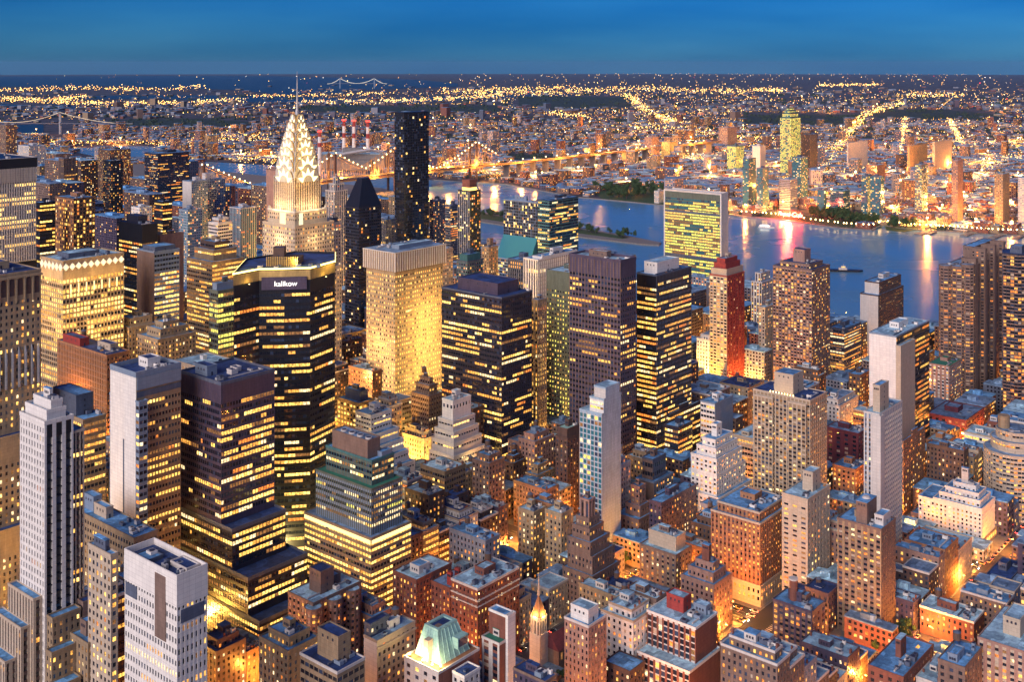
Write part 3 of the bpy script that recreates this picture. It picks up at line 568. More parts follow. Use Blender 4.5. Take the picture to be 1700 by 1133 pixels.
B('office_building', O, 'wedding cake tower of white stepped tiers with a white cube on top', 734, 752, 782, 668, 775, {**punch('white', .05, bw=3, fx=.5, fy=.4, fh=6)}, None,
    base=[(10, 12, 10, 8, 34, {**WG, 'lit': .9}), (8, 9, 8.5, 7, 42, {**WG, 'lit': .8}), (6.5, 7, 7, 6, 51, WG), (5, 5.5, 5, 5, 59, WG), (3.5, 4, 3.5, 4, 66, WG), (2, 2, 2, 2, 73, WG)], roof='roofpale', vb=800, nwin=100, short='white wedding cake tower', fl=[(-16, .3, 22, 1.8e4), (-16, .8, 22, 1.8e4), (.3, -18, 22, 2.0e4), (.8, -18, 22, 1.8e4), (.5, -12, 45, 4e3)], flc=(1, .62, .22))
B('office_tower', T, 'brown stone tower with a copper edged stepped top left of the wedding cake tower', 683, 712, 733, 660, 850, pier('mauve', 'tan', .2, bw=2.4, fy=.5), tiers=[(2.5, 2, 2.5, 2, 7), (2.5, 2, 3, 2, 5)], vb=745, tank=1)
B('office_building', O, 'ochre block with bright square windows right of the black curved tower', 560, 596, 622, 672, 800, punch('gold', .7, bw=3.4, fx=.6, fy=.5, pal='gold'), vb=720, tiers=[(4, 3, 4, 4, 7, blank('slate'))])
B('apartment_building', AP, 'brown block with lit windows and a cluttered pale roof beside the green banded block', 672, 712, 738, 826, 690, punch('brown', .45, bw=3), vb=900, clutter=8, roof='roofpale')
B('apartment_building', AP, 'dark maroon block with plain black roof, right of the brown block with cluttered roof', 738, 757, 779, 826, 720, punch('umber', .12, bw=4), roof='roofdark', vb=880, clutter=1)
B('apartment_building', AP, 'pinkish brick tower with a decorated parapet in front of the wedding cake tower', 784, 812, 838, 772, 740, punch('mauve', .3, bw=2.8), vb=860, tank=1, clutter=4, tiers=[(2, 2, 2, 2, 4)])
B('apartment_building', AP, 'narrow brown apartment house behind the pinkish brick tower', 834, 852, 872, 772, 800, punch('brown', .35), vb=830, tiers=[(2, 2, 2, 2, 4)], tank=1)
B('apartment_building', AP, 'tan apartment house with a stepped dark top right of the narrow brown apartment house', 872, 892, 921, 792, 790, punch('tan', .3), vb=830, tiers=[(3, 2, 4, 3, 6)], clutter=3)
B('apartment_tower', AT, 'dark brown tower with small paned windows left of the blue glass slab', 922, 942, 966, 730, 790, punch('umber', .14, bw=3), vb=815, tiers=[(1, 1, 1, 1, 6, blank('umber'))], roof='copper')
b = B('hotel_tower', T, 'slim slab with a teal glass front and a blank pale blue side wall, brightly lit', 962, 999, 1031, 690, 715, st('offwhite', 'paleblue', bw=2.8, fh=3.3, fx=.82, fy=.72, lit=.16, pal='cool', glass=1, d=.2), blank('paleblue'), roof='roofpale', vb=870, done=False, nwin=100, short='slim teal glass slab')
b.tier(rectpoly(2, -.15, b.wu + .1, b.wv * .62), b.H, b.H + 9, [blank('paleblue'), blank('paleblue'), band('white', .8, bw=3, fh=3), band('white', .9, bw=3, fh=3, pal='cool')], 'roofpale')
b.tier(rectpoly(4, -.17, b.wu - 2, b.wv * .5), b.H + 9.3, b.H + 16, [blank('paleblue'), blank('paleblue'), blank('offwhite'), blank('offwhite')], 'roofpale'); b.done()
b = B('apartment_tower', AT, 'tall setback brown brick tower with a fluted square crown in the centre', 942, 980, 1012, 905, 640, punch('mauve', .25, bw=2.5), base=[(2, 3, 6, 2, 28), (0, 1.5, 3, 0, 38)], tiers=[(2, 2, 3, 2, 7), (1.5, 1.5, 2, 1.5, 5), (1.5, 1, 3, 2, 10, pier('pink', 'umber', 0, bw=2.4, fh=9, fy=.85))], vb=1010, clutter=2, short='setback brick tower')
B('apartment_building', AP, 'sand apartment block with tank on its grey roof, left of the setback brick tower', 860, 886, 906, 853, 690, punch('sand', .35, bw=2.8), vb=950, tank=1, clutter=5, roof='roofpale')
B('apartment_building', AP, 'sand apartment wing with dark fire stair line beside the setback brick tower', 905, 932, 952, 856, 680, punch('sand', .4, bw=2.8), vb=940, clutter=8, roof='roofpale')
B('apartment_building', AP, 'pink brick setback house with a square tower on top, above the lit garden', 1019, 1060, 1090, 866, 740, punch('pink', .25, bw=3), tiers=[(5, 2, 5, 6, 7), (2, 2, 2, 3, 12)], vb=920, short='pink setback house')
B('apartment_building', AP, 'grey brown building with a slab like upper house, right of the slim teal glass slab', 1056, 1086, 1118, 803, 770, blank('mauve'), st('bluegrey', 'mauve', bw=2.6, fx=.6, fy=.5, lit=.35), tiers=[(3, 3, 5, 3, 14, band('mauve', .1, fh=6), band('slate', .1, fh=6))], vb=840)
B('hotel', 'hotel', 'violet brick hotel with blue roof and a red neon outlined roof house', 1078, 1098, 1156, 838, 730, punch('violet', .2, bw=3), vb=870, clutter=6, roof='roofblue')
B('office_building', O, 'white and pale blue slab with a blank south wall, behind the white terraced block', 1163, 1187, 1217, 672, 850, band('white', .35, bw=2.6), blank('bluegrey'), roof='roofblue', vb=715)
B('apartment_building', AP, 'grey tan block with a planted roof terrace and cream penthouse', 1062, 1122, 1148, 925, 655, st('mauve', 'tan', bw=3.6, fx=.4, fy=.5, fh=3, lit=.3), tiers=[(5, 3, 2, 3, 8, blank('cream'))], roof='roofpale', vb=1000, clutter=4, short='planted roof terrace block')
B('apartment_building', AP, 'mauve brick block with stepped terraces and narrow roof tower before the long brick block', 1130, 1185, 1216, 975, 625, punch('pink', .3, bw=2.8), tiers=[(3, 2, 4, 3, 5), (3, 2, 4, 3, 4)], pent=[(.2, .3, .6, .7, 9, 'brick')], vb=1060, short='mauve block with curved terraces')
B('apartment_building', AP, 'long brick apartment block with fiery lamps along its roof edge', 1180, 1262, 1312, 872, 660, st('orangebrick', 'brick', bw=2.8, fh=3, fx=.42, fy=.5, lit=.4, d=.35, pal='or'), None, tiers=[(3, 2, 3, 3, 5)], vb=1015, clutter=8, nwin=100, base=[(.6, .6, .3, .3, 12, punch('cream', .6, bw=3, fh=4, pal='or'))], short='long brick block with fiery roof lamps', coping='cream')
b = B('apartment_building', AP, 'red brick block with white grid lines and a pale flat roof with white pipes', 1074, 1155, 1191, 1046, 560, st('brick', 'offwhite', bw=3.2, fh=3.1, fx=.66, fy=.8, lit=.2, pal='res', d=.25), blank('brick'), roof='roofpale', coping='white', pent=[(.45, .45, .8, .8, 7, 'red', 'roofpale'), (.7, .1, .95, .35, 4, 'bluegrey')], clutter=5, vb=1200, base=[(9, 2, 0, 0, 20)], nwin=100, short='white gridded red block')
B('apartment_building', AP, 'pink brick tower with a lumpy white roof house right of the small church', 937, 977, 1007, 1043, 540, punch('pink', .3, bw=2.4), roof='roofblue', pent=[(.15, .12, .7, .85, 6, 'white', 'roofpale')], vb=1200, clutter=3, coping='offwhite', short='pink tower with the white roof house')
BK = punch('brick', .26, bw=2.5, fh=3.2, fx=.42)
b = B('hotel', 'hotel', 'large dark red brick hotel with white cornice lines, pale roofs and three wings', 749, 793, 862, 981, 585, BK, BK, roof='roofpale', coping='offwhite', done=False, clutter=10, vb=1150, nwin=100, tank=1, short='large red brick hotel')
b.tier(rectpoly(-1, b.wv, b.wu * .5, b.wv + 14), 0, b.H - 5, [BK], 'roofgrey'); b.tier(rectpoly(-12, b.wv + 14, b.wu * .45, b.wv + 32), 0, b.H - 1, [BK], 'roofpale')
b.cap(-6, b.wv + 18, 2, b.wv + 25, b.H - 1, 4, 'offwhite', 'roofblue'); b.units(-10, b.wv + 15, 10, b.wv + 30, b.H - .7, 8)
m = MB(); m.box(-.5, -.5, b.H - 6, b.wu + .3, b.wv, b.H - 5.4); m.box(-.5, -.5, b.H - 9, b.wu + .3, b.wv, b.H - 8.6); m.build('cornice', wallmat('offwhite'), b.root)
for i in range(2): b.cap(2 + i * 6, b.wv + 2, 3.5 + i * 6, b.wv + 5, b.H - 5, 7, 'red', 'red', 'chimney', False)
b.done()
TP = st('mauve', 'pink', bw=3, fh=3.1, fx=.5, fy=.5, lit=.35, d=.4)
b = B('apartment_building', AP, 'tan apartment house with rounded bays, pale blue roof and a tall square water house', 478, 520, 600, 1005, 560, TP, done=False, roof='roofpale', vb=1200, clutter=2, nwin=100, short='tan house with rounded bays')
for bx, by, r in ((0, 0, 4.5), (b.wu * .4, -1, 4), (b.wu * .8, 0, 4.2)):
    b.tier([(bx + r * math.cos(t), by + r * math.sin(t)) for t in [2 * math.pi * i / 10 for i in range(10)]], 0, b.H - 1.2, [TP], 'roofpale', .7)
b.cap(b.wu * .28, b.wv * .25, b.wu * .55, b.wv * .7, b.ztop, 12, 'mauve', 'roofdark', 'water_house'); b.done()
b = B('apartment_building', AP, 'cream stone building with a blank white side wall and rooftop water tank', 604, 626, 689, 1068, 520, blank('white'), punch('cream', .2, bw=3.2, fx=.5, fh=3.4), roof='roofpale', coping='cream', vb=1200, clutter=4, tank=1, base=[], short='cream building with the blank white side', done=False)
m = MB(); m.box(-.4, -.9, b.H - 3, b.wu + .3, -.02, b.H - 2.2); m.build('cornice', wallmat('cream'), b.root)
b.tier(rectpoly(0.3, b.wv * .55, b.wu * .5, b.wv), b.H, b.H + 6, [punch('slate', .1)], 'roofdark'); b.done()
B('apartment_building', AP, 'tan stepped house just in front of the larger tan house with rounded bays', 430, 478, 530, 1085, 500, punch('tan', .35, bw=2.8), tiers=[(3, 3, 3, 3, 4)], vb=1200, clutter=5)
B('office_building', O, 'low office block with dark roof and a tan concrete stair tower, bottom edge', 498, 560, 606, 1120, 470, band('tan', .2, bw=3), roof='roofdark', coping='offwhite', pent=[(.3, .2, .75, .75, 11, 'tan', 'roofdark')], vb=1200)
b = B('apartment_building', AP, 'slim brick building with white bay windows and a blank white side fin', 800, 829, 852, 1072, 520, st('offwhite', 'brick', bw=4.5, fh=3.1, fx=.55, fy=.6, lit=.06, d=.35), blank('brick'), roof='green', coping='offwhite', vb=1200, done=False, nwin=60, clutter=2)
b.tier(rectpoly(b.wu * .5, -.25, b.wu + .5, b.wv), b.H, b.H + 11, [blank('white'), blank('white'), blank('brick'), blank('brick')], 'roofblue'); b.tier(rectpoly(b.wu * .45, -1.4, b.wu, .1), 0, b.H + 11.5, [blank('white')], 'roofblue'); b.done()
B('roof_house', O, 'small white edged square building with a deep blue roof at the bottom edge', 751, 771, 797, 1127, 500, punch('offwhite', .1), roof='roofdark', coping='white', vb=1200, clutter=0, pent=[(.3, .3, .5, .5, .8, 'slate')])
B('apartment_building', AP, 'violet block with a deep blue tar roof right of the slim brick building', 852, 905, 925, 1136, 500, punch('violet', .2), roof='roofdark', coping='mauve', vb=1200, clutter=5)
# --- right bottom
b = B('apartment_building', AP, 'violet brick apartment block with rows of paired windows and a round red roof shaft', 1283, 1348, 1370, 1019, 600, st('violet', 'mauve', bw=3.3, fh=3, fx=.6, fy=.5, lit=.4, d=.35, pal='or'), punch('violet', .15, bw=5), roof='roofblue', vb=1110, done=False, clutter=4, short='violet block with the red shaft')
m = MB(); m.cyl(b.wu * .45, b.wv * .62, b.ztop, b.ztop + 11, 2.2, n=16, mi=0); m.cyl(b.wu * .45, b.wv * .62, b.ztop + 11, b.ztop + 11.8, 2.5, n=16, mi=1); m.build('round_shaft', [wallmat('brick'), wallmat('offwhite')], b.root)
b.cap(b.wu * .45, b.wv * .3, b.wu * .8, b.wv * .48, b.ztop, 3.5, 'mauve'); b.done()
B('apartment_building', AP, 'dark red brick block with a white cornice and pale blue roof above the lit crossing', 1527, 1617, 1634, 1036, 612, punch('brick', .25, bw=2.9, fx=.4), roof='roofpale', coping='white', vb=1120, clutter=10, tank=1, nwin=100, short='red block with the white cornice')
B('apartment_building', AP, 'grey building with a big round wooden water tank on its roof, in the lower right', 1557, 1602, 1631, 1112, 520, punch('mauve', .15, bw=3.4), roof='roofblue', vb=1200, clutter=3, tank=1, pent=[(.1, .35, .5, .7, 3, 'bluegrey')])
B('apartment_building', AP, 'pale tan apartment block with roof gardens on the right edge', 1623, 1740, 1780, 1098, 520, st('pink', 'cream', bw=3.6, fh=3, fx=.5, fy=.5, lit=.5, d=.35), roof='roofpale', vb=1200, clutter=6, pent=[(.3, .5, .7, .75, 8, 'cream')], nwin=80)
B('apartment_building', AP, 'maroon building with a blue roof and a narrow brick stair tower at the bottom edge', 1441, 1500, 1550, 1128, 535, punch('brick', .2, bw=4), roof='roofblue', vb=1200, clutter=7, pent=[(.42, .45, .6, .6, 9, 'brick', 'roofpale')])
WB = st('white', bw=2.8, fh=2.8, fx=.45, fy=.5, lit=.3, d=.35)
B('apartment_building', AP, 'large white terraced apartment block above a row of lit shops', 1549, 1630, 1652, 848, 740, WB, {**WB, 'lit': .1}, tiers=[(3, 2, 3, 3, 4), (3, 2, 3, 3, 3.5), (4, 3, 4, 4, 3)], pent=[(.4, .4, .7, .7, 10, 'offwhite')], roof='roofblue', base=[(0, 0, 0, 10, 24), (.8, .8, .5, 12, 5, st('sand', bw=4, fh=4, fx=.85, fy=.7, lit=1, pal='gold', top=.3, bot=.1))], vb=930, nwin=100, short='large white terraced block')
B('shop_building', 'shop', 'low dark square building with a flat navy roof by the lit crossing on the right', 1636, 1675, 1702, 968, 660, blank('slate'), roof='roofdark', vb=1000, clutter=2)
B('apartment_building', AP, 'lower pink wing with square windows joined to the left of the large white terraced block', 1512, 1549, 1560, 862, 765, punch('pink', .3), vb=900, roof='roofblue')
# --- behind the mid field and to the left
B('tower_slab', T, 'tall bare tan slab tower immediately left of the tapering crown tower', 442, 461, 468, 283, 1300, blank('pink'), blank('mauve'), vb=420, clutter=2, maxd=40)
B('apartment_tower', AT, 'pale stepped apartment tower right of the tapering crown tower', 540, 556, 577, 318, 1350, st('offwhite', 'slate', bw=3, fh=3.2, fx=.55, lit=.2), tiers=[(3, 3, 3, 3, 8), (3, 3, 4, 4, 8)], vb=430)
B('apartment_tower', AT, 'light grey banded tower touching the right side of the tapering crown tower', 538, 548, 566, 372, 1020, st('offwhite', bw=3, fh=3.2, fx=.5, lit=.2), vb=450, tiers=[(2, 2, 2, 2, 4, blank('slate'))])
B('apartment_tower', AT, 'dark ribbed residential tower right of the pointed dark tower', 632, 640, 658, 366, 1400, pier('slate', 'dark', .2, fh=3.2), vb=430, tiers=[(4, 4, 4, 4, 9)])
B('apartment_tower', AT, 'blue grey apartment block with lit dots right of the tall black slab', 713, 722, 740, 334, 1500, st('slate', bw=3, fh=3.1, fx=.6, lit=.3), vb=410)
B('apartment_tower', AT, 'dark banded apartment block between the tall black slab and the amber crowned tower', 739, 748, 762, 342, 1480, band('slate', .35, fh=3.1, pal='res'), vb=410)
b = B('office_tower', T, 'slim dark grid tower with an amber lit crown box behind trees of the river', 760, 780, 798, 318, 1420, st('steel', 'black', bw=3.2, fh=3.4, fx=.7, fy=.7, lit=.2, pal='cool'), {**st('black', bw=3.2, fh=3.4, fx=.7, fy=.7, lit=.3)}, vb=415, done=False, clutter=0, short='grid tower with the amber crown')
m = MB(); m.box(b.wu * .2, b.wv * .2, b.H + .3, b.wu * .85, b.wv * .8, b.H + 4, 1); m.box(b.wu * .2, b.wv * .2, b.H + 4, b.wu * .85, b.wv * .8, b.H + 14, 0); m.build('lit_crown', [wallmat('brick'), litmat('amber crown light', (1, .6, .12), 2.5, 0)], b.root); b.done()
B('office_building', O, 'glass block with an arched green cage roof left of the dark grey tower', 758, 776, 802, 436, 1080, st('slate', 'teal', bw=3, lit=.25), vb=455, tiers=[(2, 2, 2, 2, 6, blank('teal'))])
B('apartment_building', AP, 'tan block with a square roof tower just left of the twin glass towers', 800, 812, 827, 412, 1200, punch('tan', .4), vb=440, pent=[(.3, .3, .7, .7, 8, 'tan')])
B('apartment_building', AP, 'cream block directly behind the ribbed crown of the tan stone tower', 695, 722, 752, 418, 1180, punch('cream', .5), vb=440, pent=[(.1, .4, .3, .6, 9, 'cream')])
B('apartment_tower', AT, 'white slab tower with a lower twin, far off over the golden block', 303, 318, 345, 302, 1600, blank('offwhite'), st('bluegrey', bw=3, lit=.2, fh=3.1), vb=345, clutter=2)
B('apartment_tower', AT, 'white tower with a blue side and roof house right of the far white slab tower', 328, 342, 374, 300, 1650, blank('offwhite'), st('bluegrey', bw=3, lit=.2, fh=3.1), vb=360, pent=[(.1, .3, .6, .7, 9, 'offwhite')])
B('apartment_tower', AT, 'pale blue grid tower over dark glass, left of the bare tan slab tower', 381, 400, 426, 347, 1500, st('offwhite', 'slate', bw=3, fh=3.2, fx=.75, fy=.6, lit=.12, glass=1), vb=405)
B('apartment_tower', AT, 'grey glass tower below the two far white slab towers', 297, 312, 336, 350, 1400, st('bluegrey', bw=3, fh=3.3, fx=.7, lit=.25, glass=1), vb=410)
B('apartment_tower', AT, 'wide dark flat roofed slab tower with scattered lit windows beyond the low white house', 240, 262, 314, 256, 1950, band('dark', .3, fh=3.1, pal='res'), vb=330, maxd=80)
B('apartment_tower', AT, 'black slim tower in front of the far brick towers on the left', 171, 184, 204, 268, 1700, punch('black', .35), vb=330)
B('apartment_tower', AT, 'tall brown apartment tower far left behind the black slim tower', 163, 182, 217, 250, 2250, punch('brown', .4), vb=268, maxd=80)
B('apartment_tower', AT, 'violet striped tower beside the green lit park at far left', 97, 106, 126, 264, 1900, pier('mauve', 'dark', .2, fh=3.2), vb=320)
B('apartment_tower', AT, 'large pale apartment complex far off above the ribbed pale tower', 30, 48, 76, 243, 2300, punch('offwhite', .3), vb=290, maxd=90)
B('apartment_tower', AT, 'dark rose tower with red lamps at the far left edge', -4, 10, 28, 208, 2500, punch('mauve', .3), vb=262)
B('office_building', O, 'white low house with a blue roof above the black block on the left', 218, 232, 252, 346, 1450, punch('white', .2), vb=370)
B('office_tower', T, 'small black tower with lit rows right of the white low house', 256, 270, 286, 336, 1430, band('black', .4), vb=385)
B('apartment_building', AP, 'white terraced building in front of the pale blue grid tower', 346, 362, 386, 372, 1250, band('white', .2), vb=410, tiers=[(3, 3, 3, 3, 5)])
# ------------------------------------------------------------ towers with shapes of their own
def point_light(name, parent, loc, energy, color, r=1.0):
    l = bpy.data.lights.new(name, 'POINT'); l.energy = energy; l.color = color; l.shadow_soft_size = r
    o = bpy.data.objects.new(name, l); col.objects.link(o); o.parent = parent; o.location = loc; return o
def reserve(X, Y, wu, wv, name, m=0):
    u, v = to_uv(X, Y); RECTS.append((u - m, v - m, u + wu + m, v + wv + m, name))
# --- art deco skyscraper with a tapering crown
Yc = 935; X = pX(489, Yc); zc = lambda y: pZ(y, Yc)
b = Bld('art_deco_skyscraper', 'tapering art deco skyscraper with a glowing arched crown and a needle spire', 'skyscraper', X, Yc, nwin=100)
WC = pier('cream', 'umber', .12, bw=2.5, fx=.42, fy=.58, fh=3.5, pal='off', d=.5)
WC2 = punch('cream', .4, bw=2.6, fx=.45, fy=.5, fh=3.5, pal='off')
TW = 28.0
H1, H2 = zc(352), zc(296)
b.tier(rectpoly(-9, -11, TW + 14, TW + 10), 0, zc(450), [WC2], 'roofgrey')
b.tier(rectpoly(-6, -8, TW + 8, TW + 7), zc(450), zc(374), [WC2], 'roofgrey')
b.tier(rectpoly(-3, -4, TW + 3.5, TW + 4), zc(374), H1, [WC2], 'roofgrey', coping='offwhite')
b.tier(rectpoly(0, 0, TW, TW), H1, H2, [WC], 'steel', par=0)
gw, gc = (1, .82, .46), (1, .58, .12)
crown = MB(); cw = []; c0 = TW / 2
lev = [(H2 - 4, 14.0, 13), (zc(286), 13.4, 14), (zc(270), 12.2, 12.5), (zc(254), 10.6, 11.5), (zc(238), 8.9, 10.5), (zc(222), 7.0, 9.5), (zc(207), 4.8, 8.0)]
for k, (z, hw, ah) in enumerate(lev):
    zt_ = lev[k + 1][0] if k + 1 < len(lev) else zc(196)
    nw = lev[k + 1][1] if k + 1 < len(lev) else 2.2
    sq = lambda w: rectpoly(c0 - w, c0 - w, c0 + w, c0 + w)
    crown.prism(sq(hw * .93), z, zt_ + .5, 0, sq(nw * .95))
    for (nx, ny) in ((-1, 0), (0, -1), (1, 0), (0, 1)):
        dx, dy = -ny, nx; o1, o2 = hw * .90, hw + .35; aw = hw * .86
        P = lambda t, zz, o: (c0 + nx * o + dx * t, c0 + ny * o + dy * t, zz)
        arc = [(aw * math.cos(math.pi * i / 12), z + ah * math.sin(math.pi * i / 12)) for i in range(13)]
        n0 = len(crown.v); crown.v += [P(t, zz, o2) for t, zz in arc] + [P(t * .9, zz, o1 - 2.0) for t, zz in arc]
        crown.f.append(tuple(n0 + i for i in range(13))); crown.m.append(0)
        for i in range(12): crown.f.append((n0 + i, n0 + i + 1, n0 + 14 + i, n0 + 13 + i)); crown.m.append(1)
        m_ = 5 if k < 4 else (4 if k < 6 else 3)
        for i in range(m_):
            th = math.pi * (i + .5) / m_; ca, sa = math.cos(th), math.sin(th)
            r0, r1 = .44, .93; t0, z0_ = aw * r0 * ca, z + ah * r0 * sa; t1, z1_ = aw * r1 * ca, z + ah * r1 * sa
            ww = aw * .19
            px_, pz_ = -sa, ca
            cw.append([P(t0 - px_ * ww, z0_ - pz_ * ww, o2 + .12), P(t0 + px_ * ww, z0_ + pz_ * ww, o2 + .12), P(t1, z1_, o2 + .12)])
crown.build('crown', [wallmat('steel', .3), wallmat('gold', .3)], b.root)
CWM = litmat('crown window', (1, .72, .30), 3.6, 0)
for q in cw:
    m = MB(); m.quad(q); m.build('crown_window', CWM, b.root)
sp = MB(); sp.cyl(c0, c0, zc(197), zc(184), 2.1, 1.3, 8); sp.cyl(c0, c0, zc(184), zc(160), 1.2, .7, 8); sp.cyl(c0, c0, zc(160), zc(118), .65, .12, 8); sp.build('spire', wallmat('steel', .3), b.root)
m = MB()
for sx, sy in ((-3, -4), (TW + 2, -4), (-3, TW + 2), (TW / 2, -4), (-3, TW / 2)): m.box(sx, sy, H1, sx + 1.5, sy + 1.5, H1 + 3)
m.build('eagle_gargoyle', wallmat('steel', .3), b.root)
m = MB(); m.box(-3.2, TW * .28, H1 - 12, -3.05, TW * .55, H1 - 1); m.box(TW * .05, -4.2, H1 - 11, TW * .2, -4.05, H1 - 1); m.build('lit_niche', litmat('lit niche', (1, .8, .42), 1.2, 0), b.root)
for i, (lx, ly, lz, e_) in enumerate([(-5, 8, H1 + 4, 2.6e4), (-5, 20, H1 + 4, 2.6e4), (8, -6, H1 + 4, 2.6e4), (20, -6, H1 + 4, 2.6e4), (-14, 6, zc(300), 3.0e4), (6, -14, zc(300), 3.0e4), (-12, 10, zc(250), 2.6e4), (10, -12, zc(250), 2.6e4), (-8, 12, zc(215), 1.2e4), (12, -8, zc(215), 1.2e4), (-12, 12, zc(400), 3e4), (14, -15, zc(400), 2.0e4)]):
    point_light('crown_floodlight', b.root, (lx, ly, lz), e_ * (.34 if lz > H1 + 6 else .2), gc if lz > H1 + 6 else (1, .68, .32), 2.0)
b.units(-8, -10, -1, -5, zc(450) + .3, 2); b.done(); reserve(X, Yc, 45, 40, 'deco', 12); LIMITS.append((445, 545, Yc, 440)); HAND.append((489, 330, Yc, 'tapering crown tower'))
# --- black curved tower with a lettered sign
pts = [(388, 689), (430, 705), (472, 706), (515, 709), (556, 733)]
W_ = [(pX(x, Y), Y) for x, Y in pts]; W_ += [(W_[-1][0] - 5, 765), (W_[2][0] - 5, 768), (W_[0][0] - 4, 740)]
X, Y = W_[0]; L_ = [(x - X, y - Y) for x, y in W_]
b = Bld('black_office_tower', 'black glass tower with wavy sides, rows of amber windows and a glowing golden roof rim', 'office tower', X, Y, rz=0.0, nwin=100)
KB = band('black', .42, 'black', bw=2.3, fx=.9, fy=.46, fh=4.05, pal='off', top=14, d=.25); Hk = 190.0
b.tier(L_, 0, 14, [st('cream', bw=5, fh=6, fx=.55, fy=.85, lit=1, pal='gold', top=1, bot=.3)], 'roofgrey')
b.tier(L_, 14, Hk, [KB], 'roofdark', par=1.5)
m = MB(); o_ = offset(L_, .5); i_ = offset(L_, .16)
m.ring(o_, i_, Hk + .3, Hk + 1.3); m.build('lit_roof_rim', litmat('lit roof rim', (1, .78, .2), 4.0, 0), b.root)
m = MB(); m.ring(offset(L_, .2), offset(L_, -.2), Hk - 6.5, Hk - .4); m.build('crown_band', wallmat('gold', .3), b.root)
for (ax, ay), (bx, by) in ((L_[0], L_[1]), (L_[3], L_[4])):
    dx, dy = bx - ax, by - ay; q = math.hypot(dx, dy); b.flood((ax + bx) / 2 + dy / q * 2.6, (ay + by) / 2 - dx / q * 2.6, Hk - 7, 900, (1, .68, .18))  # added lamps that gild the crown band
m = MB(); m.box(14, 28, Hk + .3, 34, 48, Hk + 4.5, 0)
for i in range(18): m.box(14 + i * 1.15, 27.5, Hk + .3, 14.4 + i * 1.15, 28, Hk + 6.5, 1)
m.build('roof_screen', [wallmat('umber'), wallmat('gold')], b.root); b.cap(17, 34, 24, 41, Hk + 4.5, 6, 'umber', 'roofdark')
fc = bpy.data.curves.new('lettering', 'FONT'); fc.body = 'kalikow'; fc.size = 4.6; fc.extrude = .08; fc.align_x = 'CENTER'
fo = bpy.data.objects.new('lettering_curve', fc); col.objects.link(fo); dg = bpy.context.evaluated_depsgraph_get()
me = bpy.data.meshes.new_from_object(fo.evaluated_get(dg)); bpy.data.objects.remove(fo)
me.materials.clear(); me.materials.append(litmat('white lettering', (1, .93, .85), 1.8, 0))
A_, B_ = L_[1], L_[3]; ang = math.atan2(L_[2][1] - L_[1][1], L_[2][0] - L_[1][0])
mx, my = L_[2]; o = mk('sign_lettering', me, b.root, (mx + 1, my - .75, Hk - 10.0)); o.rotation_euler = (R(90), 0, math.atan2(L_[3][1] - L_[1][1], L_[3][0] - L_[1][0]))
m = MB(); m.box(-14, -.2, 0, 14, .5, 8); m.build('sign_panel', wallmat('violet'), b.root, (mx, my - .3, Hk - 12.3), math.atan2(L_[3][1] - L_[1][1], L_[3][0] - L_[1][0]))
for x_, y_ in ((8, 10), (33, 22), (55, 32)): point_light('rim_light', b.root, (x_, y_ + 4, Hk + 4), 5e3, (1, .7, .15), 1)
for x_, y_ in ((5, -14), (30, -9), (60, 4)): point_light('lobby_light', b.root, (x_, y_, 9), 6.0e4, (1, .72, .25), 2)
b.units(8, 18, 50, 26, Hk + .3, 5); b.done()
for q in ((388, 556),):
    u0, v0 = to_uv(pX(420, 690), 690); RECTS.append((u0 - 25, v0 - 60, u0 + 75, v0 + 30, 'kal'))
LIMITS.append((385, 560, 680, 985)); HAND.append((470, 500, 680, 'black curved tower'))
# --- tall plain black slab
b = B('residential_skyscraper', 'skyscraper', 'tallest plain black glass slab with a golden glowing streak, standing against the far shore', 655, 671, 712, 187, 1450,
    st('black', bw=3.0, fh=3.3, fx=.86, fy=.8, lit=.03, pal='off', d=.1, top=2), roof='black', vb=410, clutter=0, par=0, coping='black', short='tall black slab')
# --- pointed dark tower
b = B('pointed_tower', 'skyscraper', 'dark faceted tower with a sloping wedge top and scattered amber windows', 573, 596, 633, 345, 1200, st('black', 'dark', bw=3.0, fh=3.4, fx=.8, fy=.6, lit=.08, pal='off', d=.2), roof='black', vb=430, clutter=0, par=0, done=False, short='pointed dark tower')
w_, v_ = b.wu, b.wv; m = MB(); z = b.H + .3
m.hexa([(0, 0, z), (w_, 0, z), (w_, v_, z), (0, v_, z)], [(w_ * .3, v_ * .25, z + 30), (w_ * .62, v_ * .25, z + 30), (w_ * .62, v_ * .6, z + 30), (w_ * .3, v_ * .6, z + 30)]); m.build('wedge_roof', wallmat('black'), b.root); b.done()
# --- twin river glass towers
for (nm, lab, xl, xc, xr, yt, S, S2, vb) in (('glass_tower', 'grey glass tower with a slanted turquoise skirt, left one of the pair by the river', 836, 892, 902, 337, st('bluegrey', 'slate', bw=2.6, fh=3.5, fx=.9, fy=.8, lit=.14, pal='cool', d=.08), None, 410),
        ('glass_tower', 'green black glass tower with gold window rows, right one of the pair by the river', 893, 912, 960, 334, band('dark', .3, 'teal', bw=2.6, fh=3.5, fy=.5, d=.1), None, 415)):
    b = B(nm, 'skyscraper', lab, xl, xc, xr, yt, 1330 if xl < 860 else 1310, S, S2, roof='roofblue', vb=vb, clutter=3, par=.6, done=False)
    if xl < 860:
        m = MB(); zt_ = b.H - 42; m.hexa([(-14, 0, zt_ - 26), (0, 0, zt_ - 26), (0, b.wv, zt_ - 26), (-14, b.wv, zt_ - 26)], [(-.1, 0, zt_), (0, 0, zt_), (0, b.wv, zt_), (-.1, b.wv, zt_)]); m.build('slanted_skirt', glassmat('turquoise glass', (.05, .22, .28), .15), b.root)
        b.tier(rectpoly(-14, 0, 0, b.wv), 0, zt_ - 26, [st('bluegrey', bw=2.6, fh=3.5, fx=.94, fy=.6, lit=.4, pal='cool', d=.1)], 'roofblue', par=0)
    b.done()
